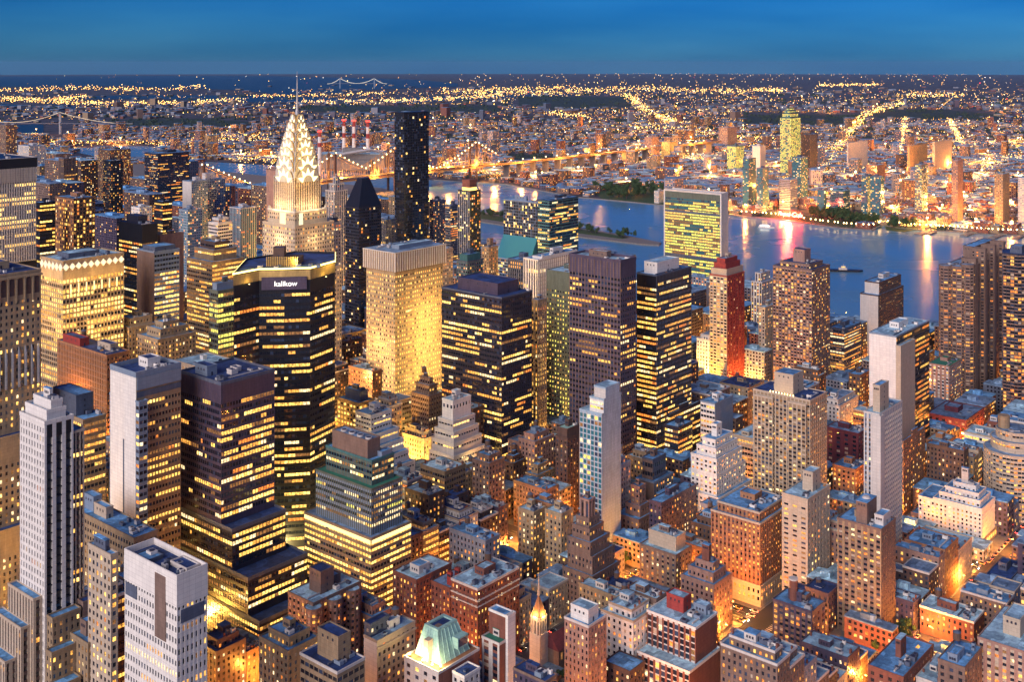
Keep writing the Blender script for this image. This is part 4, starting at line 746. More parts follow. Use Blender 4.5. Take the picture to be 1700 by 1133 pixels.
# --- long slab by the river, glass front and marble ends
S_ = st('greygreen', 'greygreen', bw=2.4, fh=3.7, fx=.88, fy=.62, lit=.68, pal='grn', glass=1, d=.15, top=8, row=1)
b = B('slab_skyscraper', 'skyscraper', 'wide green glass slab with yellow lit floors and blank white end wall', 1103, 1197, 1209, 324, 1420, S_, blank('offwhite'), roof='roofgrey', vb=455, par=2, coping='offwhite', clutter=0, maxd=90, done=False, short='green glass slab on the river')
for hz in (b.H * .45, b.H * .82): m = MB(); m.box(-.25, .5, hz, -.02, b.wv - .5, hz + 3.2); m.build('louvre_floor', wallmat('slate'), b.root)
m = MB(); m.box(-.5, b.wv - 1.0, 0, 1, b.wv + .6, b.H + 1.5); m.box(-.5, -.6, 0, 1, .9, b.H + 1.4); m.build('marble_edge', wallmat('white'), b.root); b.done()
# --- cluster of fluted brown towers
Yf = 1040; X, Y, wu, wv, Hf = place(1563, 1606, 1682, 440, Yf)
b = Bld('fluted_apartment_tower', 'huge brown apartment tower made of clustered round and fluted columns with curved balconies', 'apartment tower', X, Yf, nwin=100)
FB = st('mauve', bw=3.2, fh=2.95, fx=.8, fy=.42, lit=.25, pal='or', d=.6, top=1.5); FP = st('mauve', bw=3.4, fh=2.95, fx=.42, fy=.42, lit=.18, pal='or', d=.4, top=2)
b.tier(rectpoly(0, 0, wu, wv), 0, Hf - 4, [FP], 'roofgrey')
def drum(cx_, cy_, r, H, S, n=10, ph=0.0): b.tier([(cx_ + r * math.cos(ph + 2 * math.pi * i / n), cy_ + r * math.sin(ph + 2 * math.pi * i / n)) for i in range(n)], 0, H, [S], 'roofgrey', .8)
drum(0, wv * .82, 6.5, Hf - 3, FB); drum(-1, wv * .3, 7.5, Hf - 2, FB); drum(1, 0, 6.5, Hf, FB)
for i in range(5):
    cx_ = 12 + i * (wu - 12) / 4.6; hh = Hf + (10 if i in (1, 2, 3) else 4) - (i == 4) * 8
    b.tier([(cx_ - 4.2, .5), (cx_ - 2.6, -4.5), (cx_ + 1.5, -5.0), (cx_ + 3.6, -2), (cx_ + 3.8, 8), (cx_ - 4.2, 8)], 0, hh, [FP, blank('mauve'), FP, FP, FP, FP], 'mauve', .8)
b.cap(wu * .35, wv * .4, wu * .8, wv * .85, Hf - 4, 13, 'mauve'); b.units(2, 6, 12, wv - 2, Hf - 3, 9); b.done(); reserve(X, Yf, wu, wv, 'cor', 6); LIMITS.append((1555, 1688, Yf, 660)); HAND.append((1620, 430, Yf, 'fluted tower cluster'))
# tower with wavy balconies on the right edge
X, Y, wu, wv, Hf = place(1684, 1700, 1760, 425, 980)
b = Bld('balcony_tower', 'dark apartment tower with white curved balcony rims, cut by the right edge', 'apartment tower', X, 980)
b.tier([(0, 5), (4, 0), (16, -2), (30, 0), (34, 14), (20, 24), (0, 18)], 0, Hf, [st('dark', 'mauve', bw=3, fh=3, fx=.94, fy=.65, lit=.3, pal='or', d=.9)], 'roofdark'); b.cap(8, 4, 20, 14, Hf + .3, 6, 'slate'); b.done(); reserve(X, 980, 34, 24, 'bal', 3); LIMITS.append((1680, 1700, 980, 600))
# --- round tower with ring balconies
Xr, Yr = pX(1682, 800), 800
b = Bld('round_apartment_tower', 'round apartment tower of stacked curved pale bands stepping in towards a small drum', 'apartment tower', Xr, Yr, rz=0, nwin=100)
RB = st('cream', bw=2.6, fh=2.9, fx=.92, fy=.5, lit=.35, pal='or', d=.8, top=1)
hr = pZ(745, 800)
def drum2(cx_, cy_, r, z0, H): b.tier([(cx_ + r * math.cos(2 * math.pi * i / 16), cy_ + r * math.sin(2 * math.pi * i / 16)) for i in range(16)], z0, H, [RB], 'roofgrey', .6)
drum2(0, 0, 19.5, 0, hr); drum2(2, 2, 16, hr, hr + 7); drum2(3, 3, 13, hr + 7, hr + 13)
m = MB(); m.cyl(-4, 6, hr + 13, hr + 22, 4, n=18); m.build('roof_drum', wallmat('tan'), b.root); b.units(-6, -8, 6, 0, hr + 13.3, 3); b.done()
u0, v0 = to_uv(Xr, Yr); RECTS.append((u0 - 20, v0 - 20, u0 + 20, v0 + 20, 'round')); LIMITS.append((1635, 1700, Yr - 20, 850)); HAND.append((1680, 740, 800, 'round banded tower'))
# --- small church with a floodlit pyramid spire
Yh = 590; Xh = pX(900, Yh); zh = lambda y: pZ(y, Yh)
b = Bld('church', 'small stone church with a floodlit orange pyramid spire and maroon nave roof', 'church', Xh, Yh, nwin=40)
CH = st('offwhite', bw=2.2, fh=9, fx=.42, fy=.8, lit=0, d=.4, top=1, bot=1)
z1 = zh(1028); b.tier(rectpoly(-2, 0, 5, 7), 0, z1 - 9, [blank('offwhite')], 'offwhite', par=0); b.tier(rectpoly(-1.6, .4, 4.6, 6.6), z1 - 9.5, z1, [CH], 'offwhite', par=.5)
m = MB(); m.prism(rectpoly(-1.4, .6, 4.4, 6.4), z1 + .3, zh(994), 0, rectpoly(1.3, 3.3, 1.7, 3.7)); m.build('spire', wallmat('orangebrick'), b.root)
m = MB()
for cx_, cy_ in ((-1.4, .6), (4.4, .6), (4.4, 6.4), (-1.4, 6.4)): m.bar((cx_, cy_, z1 + .3), (1.5, 3.5, zh(994)), .16)
m.cyl(1.5, 3.5, zh(994), zh(985), .9, .7, 8); m.cyl(1.5, 3.5, zh(985), zh(957), .6, .05, 8); m.build('spire_rib', wallmat('cream'), b.root)
m = MB(); nz = z1 - 17
m.box(5.1, -7, 0, 26, 5, nz, 0); m.build('nave', wallmat('mauve'), b.root)
m = MB(); m.hexa([(4.7, -7.5, nz), (26.4, -7.5, nz), (26.4, 5.5, nz), (4.7, 5.5, nz)], [(5.2, -1.1, nz + 6.5), (26, -1.1, nz + 6.5), (26, -.9, nz + 6.5), (5.2, -.9, nz + 6.5)]); m.build('nave_roof', wallmat('maroon'), b.root)
m = MB()
for i in range(6): m.box(7 + i * 3.2, -7.12, nz - 5, 8.4 + i * 3.2, -6.99, nz - 1.5)
m.build('nave_window', L5, b.root)
m = MB(); m.box(-8, -12, 0, 5, 0.0, nz - 8, 0); m.box(-8.2, -12.2, nz - 8, 5.2, .1, nz - 7.6, 1); m.build('parish_hall', [wallmat('mauve'), wallmat('roofgrey')], b.root)
for lx, ly in ((-2.6, 3.5), (1.5, -.6), (5.6, 3.5)): point_light('spire_floodlight', b.root, (lx, ly, z1 + 1.5), 2200, (1, .55, .15), .3)
b.done(); reserve(Xh, Yh, 26, 8, 'church', 9); LIMITS.append((882, 940, Yh, 1110)); HAND.append((900, 1040, Yh, 'small church'))
# --- mansard roofed building with floodlights
Ym = 500; X, Y, wu, wv, Hm = place(671, 728, 796, 1120, Ym)
b = Bld('mansard_building', 'red brick building crowned by a floodlit pale green mansard roof with a sunken blue deck', 'apartment building', X, Ym, nwin=60)
MS = [blank('brick'), blank('brick'), st('offwhite', bw=5, fh=3.6, fx=.4, fy=.5, lit=.1, d=.3), st('offwhite', bw=5, fh=3.6, fx=.4, fy=.5, lit=.1, d=.3)]
b.tier(rectpoly(0, 0, wu, wv), 0, Hm, MS, 'orangebrick', coping='offwhite')
q0 = rectpoly(5, 3.5, wu - 3, wv - 2); q1 = rectpoly(8, 8, wu - 6.5, wv - 5)
m = MB(); m.prism(q0, Hm + .3, Hm + 13, 0, q1)
for i in range(7):
    for (a0, a1, b0, b1) in (((5, 3.5 + i * (wv - 5.5) / 6), (8, 8 + i * (wv - 13) / 6), 0, 0), ((5 + i * (wu - 8) / 6, 3.5), (8 + i * (wu - 14.5) / 6, 8), 0, 0)):
        m.bar((a0[0], a0[1], Hm + .3), (a1[0], a1[1], Hm + 13), .22)
m.ring(q1, offset(q1, -1.6), Hm + 13, Hm + 13.9, 0)
m.build('mansard_roof', wallmat('copper'), b.root)
m = MB(); m.prism(offset(q1, -1.65), Hm + 13.0, Hm + 13.2, 0); m.box(10.5, 10, Hm + 13.2, 13, 12.5, Hm + 13.8, 1); m.build('roof_deck', [wallmat('roofdark'), wallmat('mauve')], b.root)
m = MB(); m.box(3.4, wv * .45, Hm + .3, 6.5, wv * .58, Hm + 10, 0); m.build('dormer', wallmat('cream'), b.root); m = MB(); m.box(wu * .55, 2.2, Hm + 4, wu * .8, 5.8, Hm + 9, 1); m.box(wu * .57, 2.1, Hm + 4.8, wu * .78, 2.19, Hm + 8.3, 2); m.build('dormer', [wallmat('cream'), wallmat('copper'), GB], b.root)
for lx, ly, e_ in ((1.5, wv * .52, 5200), (1.5, wv * .9, 2800), (3, 1.5, 2600), (1.5, wv * .25, 2600)):
    f = MB(); f.cyl(lx, ly, Hm + .3, Hm + 1.6, .12, n=8, mi=1); f.cyl(lx, ly, Hm + 1.6, Hm + 2.2, .45, .3, n=10, mi=0); f.build('floodlight', [litmat('floodlight lens', (1, .8, .4), 14, 0), wallmat('dark')], b.root)
    point_light('wash_light', b.root, (lx, ly, Hm + 3.0), e_, (1, .75, .35), .4)
b.units(wu - 5, 6, wu - .5, wv - 2, Hm + .3, 3); b.done(); reserve(X, Ym, wu, wv, 'mansard', 1); LIMITS.append((671, 797, Ym, 1200)); HAND.append((730, 1080, Ym, 'floodlit mansard roof'))
# ------------------------------------------------------------ ground, river and islands
def ground_mat():
    m, nt, b = newmat('city ground')
    g = nt.nodes.new('ShaderNodeNewGeometry'); n = nt.nodes.new('ShaderNodeTexNoise'); n.inputs['Scale'].default_value = .012; n.inputs['Detail'].default_value = 8
    r = nt.nodes.new('ShaderNodeValToRGB'); e = r.color_ramp.elements
    e[0].position = .35; e[0].color = (.01, .018, .03, 1); e[1].position = .62; e[1].color = (.08, .07, .085, 1)
    nt.links.new(g.outputs['Position'], n.inputs['Vector']); nt.links.new(n.outputs['Fac'], r.inputs[0]); nt.links.new(r.outputs[0], b.inputs['Base Color'])
    b.inputs['Roughness'].default_value = .8; return m
m = MB(); rs = [0.0] + [150 * (90000 / 150) ** (i / 90) for i in range(91)]; na = 72
for i in range(len(rs) - 1):
    for j in range(na):
        a0, a1 = [R(-180 + 360 * k / na) for k in (j, j + 1)]
        q = [(r * math.sin(a), r * math.cos(a), -r * r / (2 * RE)) for r, a in ((rs[i], a0), (rs[i], a1), (rs[i + 1], a1), (rs[i + 1], a0))]
        m.quad(q if i else [q[0], q[2], q[3]])
tag(m.build('ground', ground_mat()), kind='structure')
def water_mat():
    m, nt, b = newmat('river water'); b.inputs['Base Color'].default_value = (.10, .25, .38, 1); b.inputs['Roughness'].default_value = .2; b.inputs['IOR'].default_value = 1.33
    g = nt.nodes.new('ShaderNodeNewGeometry'); mp = nt.nodes.new('ShaderNodeMapping'); mp.inputs['Rotation'].default_value = (0, 0, .5); mp.inputs['Scale'].default_value = (.05, .02, .05)
    n = nt.nodes.new('ShaderNodeTexNoise'); n.inputs['Scale'].default_value = 1.0; n.inputs['Detail'].default_value = 6; n.inputs['Roughness'].default_value = .6
    n2 = nt.nodes.new('ShaderNodeTexNoise'); n2.inputs['Scale'].default_value = .006; n2.inputs['Detail'].default_value = 3
    bp = nt.nodes.new('ShaderNodeBump'); bp.inputs['Strength'].default_value = .35; bp.inputs['Distance'].default_value = 1.2
    mr = nt.nodes.new('ShaderNodeMapRange'); mr.inputs[3].default_value = .16; mr.inputs[4].default_value = .32; mr.inputs[1].default_value = .35; mr.inputs[2].default_value = .65
    nt.links.new(g.outputs['Position'], mp.inputs[0]); nt.links.new(mp.outputs[0], n.inputs['Vector']); nt.links.new(g.outputs['Position'], n2.inputs['Vector'])
    nt.links.new(n.outputs['Fac'], bp.inputs['Height']); nt.links.new(bp.outputs[0], b.inputs['Normal']); nt.links.new(n2.outputs['Fac'], mr.inputs[0]); nt.links.new(mr.outputs[0], b.inputs['Roughness'])
    return m
WATER = water_mat(); FAR_WATER = bpy.data.materials.new('far water'); FAR_WATER.use_nodes = True; fb_ = FAR_WATER.node_tree.nodes['Principled BSDF']; fb_.inputs['Base Color'].default_value = (.01, .06, .13, 1); fb_.inputs['Roughness'].default_value = .5; fb_.inputs['IOR'].default_value = 1.2
FARW = None
def water(name, cols, nsub=6):
    """cols: (photo column, near shore point, far shore point) on the ground"""
    m = MB()
    for (p0, q0), (p1, q1) in zip(cols[:-1], cols[1:]):
        for k in range(nsub):
            P = lambda p, q, t: (p[0] + (q[0] - p[0]) * t, p[1] + (q[1] - p[1]) * t)
            c = [P(p0, q0, k / nsub), P(p1, q1, k / nsub), P(p1, q1, (k + 1) / nsub), P(p0, q0, (k + 1) / nsub)]
            m.quad([(x, y, drop(x, y) + .3 + math.hypot(x, y) * 1.2e-4) for x, y in c])
    return tag(m.build(name, WATER if 'river' in name else FAR_WATER), kind='structure')
def on_u(x, u):
    a = (x - CX) / F; v = (UX * u - a * UY * u) / (-VX + a * VY); return uv(u, v)
SHORE = [(330, 268), (450, 275), (560, 284), (640, 292), (720, 300), (840, 307), (960, 329), (1030, 335), (1100, 342), (1165, 352), (1232, 361), (1290, 365), (1345, 374), (1400, 381), (1448, 384), (1466, 376), (1490, 380), (1530, 384), (1580, 386), (1640, 391), (1700, 393), (1800, 398), (1950, 404)]
water('east_river', [(on_u(x, 1330), gpt(x, y)) for x, y in SHORE])
for name, cols in (('harlem_river', [(120, 252, 245), (150, 258, 246), (200, 268, 243), (245, 264, 243), (262, 254, 246)]), ('far_strait', [(28, 222, 208), (60, 223, 206), (72, 221, 208)]),
        ('bay_water', [(0, 178, 172), (60, 181, 176), (100, 182, 174), (140, 181, 177)]),
        ('sound_water', [(-300, 146, 126), (0, 144, 126.5), (200, 143, 126), (400, 150, 126), (470, 158, 127), (560, 154, 129), (640, 148, 131), (700, 146, 133), (760, 144, 139)]),
        ('bay_water', [(110, 165, 160), (260, 164, 158), (420, 170, 159), (520, 177, 162), (600, 176, 165), (800, 164, 158.5), (960, 158, 157)])):
    water(name, [(gpt(x, yn), gpt(x, yf)) for x, yn, yf in cols], 10)
def land(name, pts, z0, z1, mat, kind='structure', rim=None):
    m = MB(); P = pts; m.prism(P, z0, z1, 0); o = m.build(name, mat); tag(o, kind=kind); return o
def patch(name, px, z, mat, h=.6):
    P = [gpt(x, y) for x, y in px]; P = P if sum(P[i - 1][0] * P[i][1] - P[i][0] * P[i - 1][1] for i in range(len(P))) > 0 else P[::-1]
    m = MB(); m.hexa([(x, y, drop(x, y) - 1) for x, y in P], [(x, y, drop(x, y) + z) for x, y in P]); return tag(m.build(name, mat), kind='structure')
GRASS, PINE = None, None
def greenmat(name, c):
    m, nt, b = newmat(name); n = nt.nodes.new('ShaderNodeTexNoise'); n.inputs['Scale'].default_value = .8; g = nt.nodes.new('ShaderNodeNewGeometry'); n.inputs['Detail'].default_value = 4
    r = nt.nodes.new('ShaderNodeValToRGB'); r.color_ramp.elements[0].color = tuple(x * .5 for x in c) + (1,); r.color_ramp.elements[1].color = tuple(x * 1.6 for x in c) + (1,); r.color_ramp.elements[0].position = .35; r.color_ramp.elements[1].position = .65
    nt.links.new(g.outputs['Position'], n.inputs['Vector']); nt.links.new(n.outputs['Fac'], r.inputs[0]); nt.links.new(r.outputs[0], b.inputs['Base Color']); b.inputs['Roughness'].default_value = .8; return m
GRASS = greenmat('park lawn', (.03, .07, .02)); LEAF = greenmat('leaves', (.03, .065, .018)); WOODS = greenmat('dark woods', (.012, .028, .016))
isl = [(1665, 1075), (1688, 1085), (1722, 1200), (1768, 1500), (1830, 1800), (1965, 2100), (1965, 3300), (1730, 3300), (1735, 2100), (1690, 1600), (1650, 1250), (1652, 1100)]
land('island', [uv(*p) for p in isl], -1, 2.6, wallmat('concrete'))
land('island_lawn', [uv(*p) for p in [(1676, 1160), (1696, 1160), (1712, 1230), (1752, 1500), (1812, 1800), (1860, 2000), (1760, 2000), (1715, 1600), (1678, 1260)]], 2.6, 3.0, GRASS)
for px in ([(1262, 352), (1340, 360), (1462, 372), (1464, 380), (1400, 377), (1340, 370), (1262, 360)], [(985, 318), (1080, 312), (1120, 330), (1100, 340), (1000, 331)]): patch('waterfront_park', px, .9, GRASS)
patch('park_point', [(1466, 371), (1520, 372), (1524, 382), (1500, 386), (1472, 383)], 1.2, GRASS)
for px in ([(1235, 193), (1330, 190), (1440, 192), (1436, 207), (1300, 209), (1240, 205)], [(1446, 184), (1560, 182), (1660, 190), (1655, 197), (1540, 198), (1450, 194)], [(500, 176), (700, 178), (830, 176), (830, 186), (600, 187), (500, 186)], [(842, 256), (930, 262), (930, 270), (842, 268)], [(180, 200), (330, 197), (420, 203), (400, 212), (200, 213)], [(860, 160), (1040, 162), (1060, 176), (900, 182), (862, 178)]):
    patch('dark_parkland', px, 2.0, WOODS)
# quay wall of the far shore and the piers
m = MB()
for (x0, y0), (x1, y1) in zip(SHORE[4:-1], SHORE[5:]):
    a_, b_ = gpt(x0, y0), gpt(x1, y1); d = Vector((b_[0] - a_[0], b_[1] - a_[1])).normalized(); n_ = (-d.y * 5, d.x * 5)
    m.hexa([(a_[0], a_[1], -2), (b_[0], b_[1], -2), (b_[0] + n_[0], b_[1] + n_[1], -2), (a_[0] + n_[0], a_[1] + n_[1], -2)], [(a_[0], a_[1], 2), (b_[0], b_[1], 2), (b_[0] + n_[0], b_[1] + n_[1], 2), (a_[0] + n_[0], a_[1] + n_[1], 2)])
tag(m.build('sea_wall', wallmat('concrete')), 'long concrete sea wall along the far river bank', 'sea wall')
for i, (x, y, L, w) in enumerate([(1530, 392, 60, 14), (1545, 391, 34, 9), (1605, 394, 60, 12), (1652, 398, 70, 12), (1690, 399, 50, 12)]):
    p = gpt(x, y); m = MB(); m.box(0, 0, 0, L, w, 2.4, 0)
    for k in range(5): m.box(L * k / 5 + 1, -.6, -1, L * k / 5 + 2, -.1, 3.4, 1)
    o = m.build('pier', [wallmat('concrete'), wallmat('brown')], None, (p[0], p[1], 0), GROT)
    tag(o, ['long narrow pier just right of the green point', 'short pier beside the long narrow pier', 'wide pier near the right bank lights', 'pier with mooring posts below the ferry landing', 'outermost pier cut near the right edge'][i], 'pier', 'piers on the far bank')
# riverside highway
m = MB(); m.box(0, 0, 5.5, 22, 2600, 6.6, 0); m.box(-.4, 0, 6.6, 0, 2600, 7.5, 1); m.box(22, 0, 6.6, 22.4, 2600, 7.5, 1)
for k in range(130): m.box(3, k * 20, 0, 4.4, k * 20 + 1.4, 5.5, 1); m.box(17, k * 20, 0, 18.4, k * 20 + 1.4, 5.5, 1)
o = m.build('elevated_highway', [wallmat('concrete'), wallmat('cream')], None, uv(1302, -250) + (0,), GROT); tag(o, 'elevated riverside highway on columns, lit gold along the water', 'highway')
# pavements and road markings
US = [-120, 40, 170, 320, 450, 583, 733, 948, 1163, 1302]; V0, DV = 228.0, 79.5; VS = [V0 + DV * k for k in range(-6, 34)]
m = MB(); mk_ = MB()
for i in range(len(US) - 1):
    for j in range(len(VS) - 1):
        m.prism([uv(*p) for p in rectpoly(US[i] + 10, VS[j] + 6, US[i + 1] - 10, VS[j + 1] - 6)], -.3, .14)
tag(m.build('pavement', wallmat('concrete')), kind='structure')
for u in US[3:9]:
    for j in range(3, 16):
        for k in range(4):
            for q in range(4): v = VS[j] + 12 + q * 14; x = u - 6.6 + k * 3.3; mk_.prism([uv(*p) for p in rectpoly(x - .1, v, x + .1, v + 5)], .002, .012)
        for k in range(9): x = u - 8 + k * 1.9; mk_.prism([uv(*p) for p in rectpoly(x, VS[j] + 6.5, x + .9, VS[j] + 9.5)], .002, .013); mk_.prism([uv(*p) for p in rectpoly(x, VS[j] - 9.5, x + .9, VS[j] - 6.5)], .002, .013)
tag(mk_.build('road_markings', wallmat('white')), kind='structure')
# ------------------------------------------------------------ the steel truss bridge
VB = 2040; br = thing('cantilever_bridge', 'long steel truss bridge strung with lamps and lit orange, crossing river and island', 'bridge', uv(1300, VB) + (0,), GROT)
def bh(u):
    pk = [1387 - 1300, 448, 641, 944]; best = 0
    for p in pk:
        d = abs(u - p); best = max(best, 60 * max(0, 1 - d / 150) ** 1.25)
    return 48 + best
LB = 2250; m = MB(); m.box(0, -13, 38, LB, 13, 41, 0); m.box(0, -13.4, 41, LB, -13, 43, 1); m.box(0, -14, 46, LB * .45, 14, 47, 0)
m.build('deck', [wallmat('gold'), wallmat('orangebrick')], br)
m = MB(); N = 76; s = LB * .46 / N
for sd_ in (-12, 12):
    for i in range(N):
        u0, u1 = i * s, (i + 1) * s; m.bar((u0, sd_, bh(u0)), (u1, sd_, bh(u1)), .9); m.bar((u0, sd_, 41), (u0, sd_, bh(u0)), .55); m.bar((u0, sd_, 41) if i % 2 else (u0, sd_, bh(u0)), (u1, sd_, bh(u1)) if i % 2 else (u1, sd_, 41), .5)
m.build('truss', wallmat('tan'), br)
for u in (87, 448, 641, 944):
    m = MB()
    for sd_ in (-12, 12): m.box(u - 2.5, sd_ - 2, 0, u + 2.5, sd_ + 2, 106, 0); m.cyl(u, sd_, 106, 116, 1.6, .1, 6, 0)
    m.box(u - 2, -12, 66, u + 2, 12, 70, 0); m.box(u - 2, -12, 96, u + 2, 12, 99, 0); m.build('bridge_tower', wallmat('umber'), br)
for k in range(20): m = MB(); m.box(1080 + k * 58, -11, 0, 1084 + k * 58, 11, 38); m.build('approach_pier', wallmat('concrete'), br)
BL_ = litmat('bridge lamp', (1, .66, .26), 8, 0); me = MB(); me.cyl(0, 0, -1.3, 1.3, 1.4, n=6); me = me.mesh('bridge_lamp', [BL_])
for i in range(0, N, 1): mk('bridge_lamp', me, br, (i * s, -12.5, bh(i * s) + 1.4))
for i in range(22): mk('bridge_lamp', me, br, (LB * .46 + i * 52, -12, 50))
for i in range(24): point_light('deck_light', br, (20 + i * 92, (-19, 0)[i % 2], 52), 3.2e5, (1, .40, .07), 3)
# suspension bridges far off
def suspension(label, xa, xb, Y, ht, hd, span, col_, lamp):
    Xa, Xb = pX(xa, Y), pX(xb, Y); L = Xb - Xa; t = thing('suspension_bridge', label, 'bridge', (Xa, Y, drop(Xa, Y))); m = MB(); rr = Y / 1500.
    m.box(-span, -8, hd, L + span, 8, hd + rr * 1.0); m.build('deck', wallmat('slate'), t)
    for x in (0, L): m = MB(); m.box(x - rr * .7, -9, 0, x + rr * .7, -5, ht); m.box(x - rr * .7, 5, 0, x + rr * .7, 9, ht); m.box(x - rr * .6, -9, ht - 8, x + rr * .6, 9, ht - 3); m.build('bridge_tower', wallmat('bluegrey'), t)
    m = MB(); n = 26; c = lambda s_: hd + 6 + (ht - hd - 6) * (2 * s_ - 1) ** 2; P = [(-span + span * k / 8, hd + (ht - hd) * (k / 8) ** 2) for k in range(9)] + [(L * k / n, c(k / n)) for k in range(1, n + 1)] + [(L + span * k / 8, hd + (ht - hd) * (1 - k / 8) ** 2) for k in range(1, 9)]
    for p, q in zip(P[:-1], P[1:]): m.bar((p[0], -7, p[1]), (q[0], -7, q[1]), rr * .22)
    m.build('cable', lamp, t); return t
suspension('tiny far suspension bridge with two white towers and glowing cables on the horizon water', 564.5, 621.5, 15000, 135, 62, 170, 0, litmat('lit cable', (1, .88, .66), 1.1, 0))
suspension('long suspension bridge with a pale tower and lamps along its cable at the upper left', -60, 100, 5100, 100, 48, 330, 0, litmat('lit cable pale', (1, .75, .5), 1.0, 0))
# power station with striped stacks
pw = thing('power_station', 'grey power station block with a raised conveyor, below four red and white stacks', 'power station', (pX(530, 3350), 3350, 0), 0)
m = MB(); m.box(-5, 40, 0, 190, 110, 46, 0); m.box(30, 10, 0, 150, 40, 30, 0); m.box(60, 60, 46, 120, 100, 62, 0); m.build('hall', wallmat('concrete'), pw)
m = MB(); m.bar((50, 20, 44), (150, 30, 60), 5); m.bar((150, 30, 60), (215, 60, 40), 4); m.build('conveyor', wallmat('steel'), pw)
m = MB(); m.prism(rectpoly(-7, 38, 192, 112), 46, 47.5); m.build('roof', wallmat('roofpale'), pw)
for x, yt, Y, lb in ((530.6, 217, 3250, 'short red and white chimney set apart left of the other three'), (571, 198, 3440, 'tall striped chimney, left of the close group of three'), (587.5, 199, 3440, 'tall striped chimney in the middle of the close group of three'), (610.5, 200, 3440, 'tall striped chimney, right of the close group of three')):
    t = thing('chimney_stack', lb, 'chimney', (pX(x, Y), Y, 0), 0, 'striped power station chimneys'); h = pZ(yt, Y)
    m = MB(); m.cyl(0, 0, 0, h * .62, 6.2, 5.2, 14, 0); m.cyl(0, 0, h * .62, h * .72, 5.2, 5.0, 14, 1); m.cyl(0, 0, h * .72, h * .86, 5, 4.8, 14, 0); m.cyl(0, 0, h * .86, h * .97, 4.8, 4.6, 14, 1); m.build('shaft', [wallmat('white'), wallmat('red')], t)
    m = MB(); m.cyl(0, 0, h * .97, h, 6.5, 6.5, 12, 0); m.build('red_beacon', litmat('red beacon', (1, .05, .03), 3, 0), t)
# red script sign on the far bank
Yp = 2300; sg = thing('neon_sign', 'big red neon script sign standing on the far river bank', 'sign', (pX(1291, Yp), Yp, 0), math.atan2(-VY, -VX))
fc = bpy.data.curves.new('lettering', 'FONT'); fc.body = 'Pepsi-Cola'; fc.size = 12.5; fc.extrude = .3; fc.shear = .35; fc.offset = .18
fo = bpy.data.objects.new('c', fc); col.objects.link(fo); dg = bpy.context.evaluated_depsgraph_get(); me = bpy.data.meshes.new_from_object(fo.evaluated_get(dg)); bpy.data.objects.remove(fo)
me.materials.clear(); me.materials.append(litmat('red neon', (1, .05, .03), 30, 0, sample=True)); o = mk('lettering', me, sg, (0, 0, 9)); o.rotation_euler = (R(90), 0, 0)
m = MB()
for i in range(12): m.bar((i * 5, .8, 0), (i * 5, .8, 21), .25)
for z in (8, 14, 21): m.bar((0, .8, z), (55, .8, z), .2)
m.build('support_frame', wallmat('maroon'), sg); point_light('neon_glow', sg, (28, -8, 12), 1.2e6, (1, .06, .03), 6)
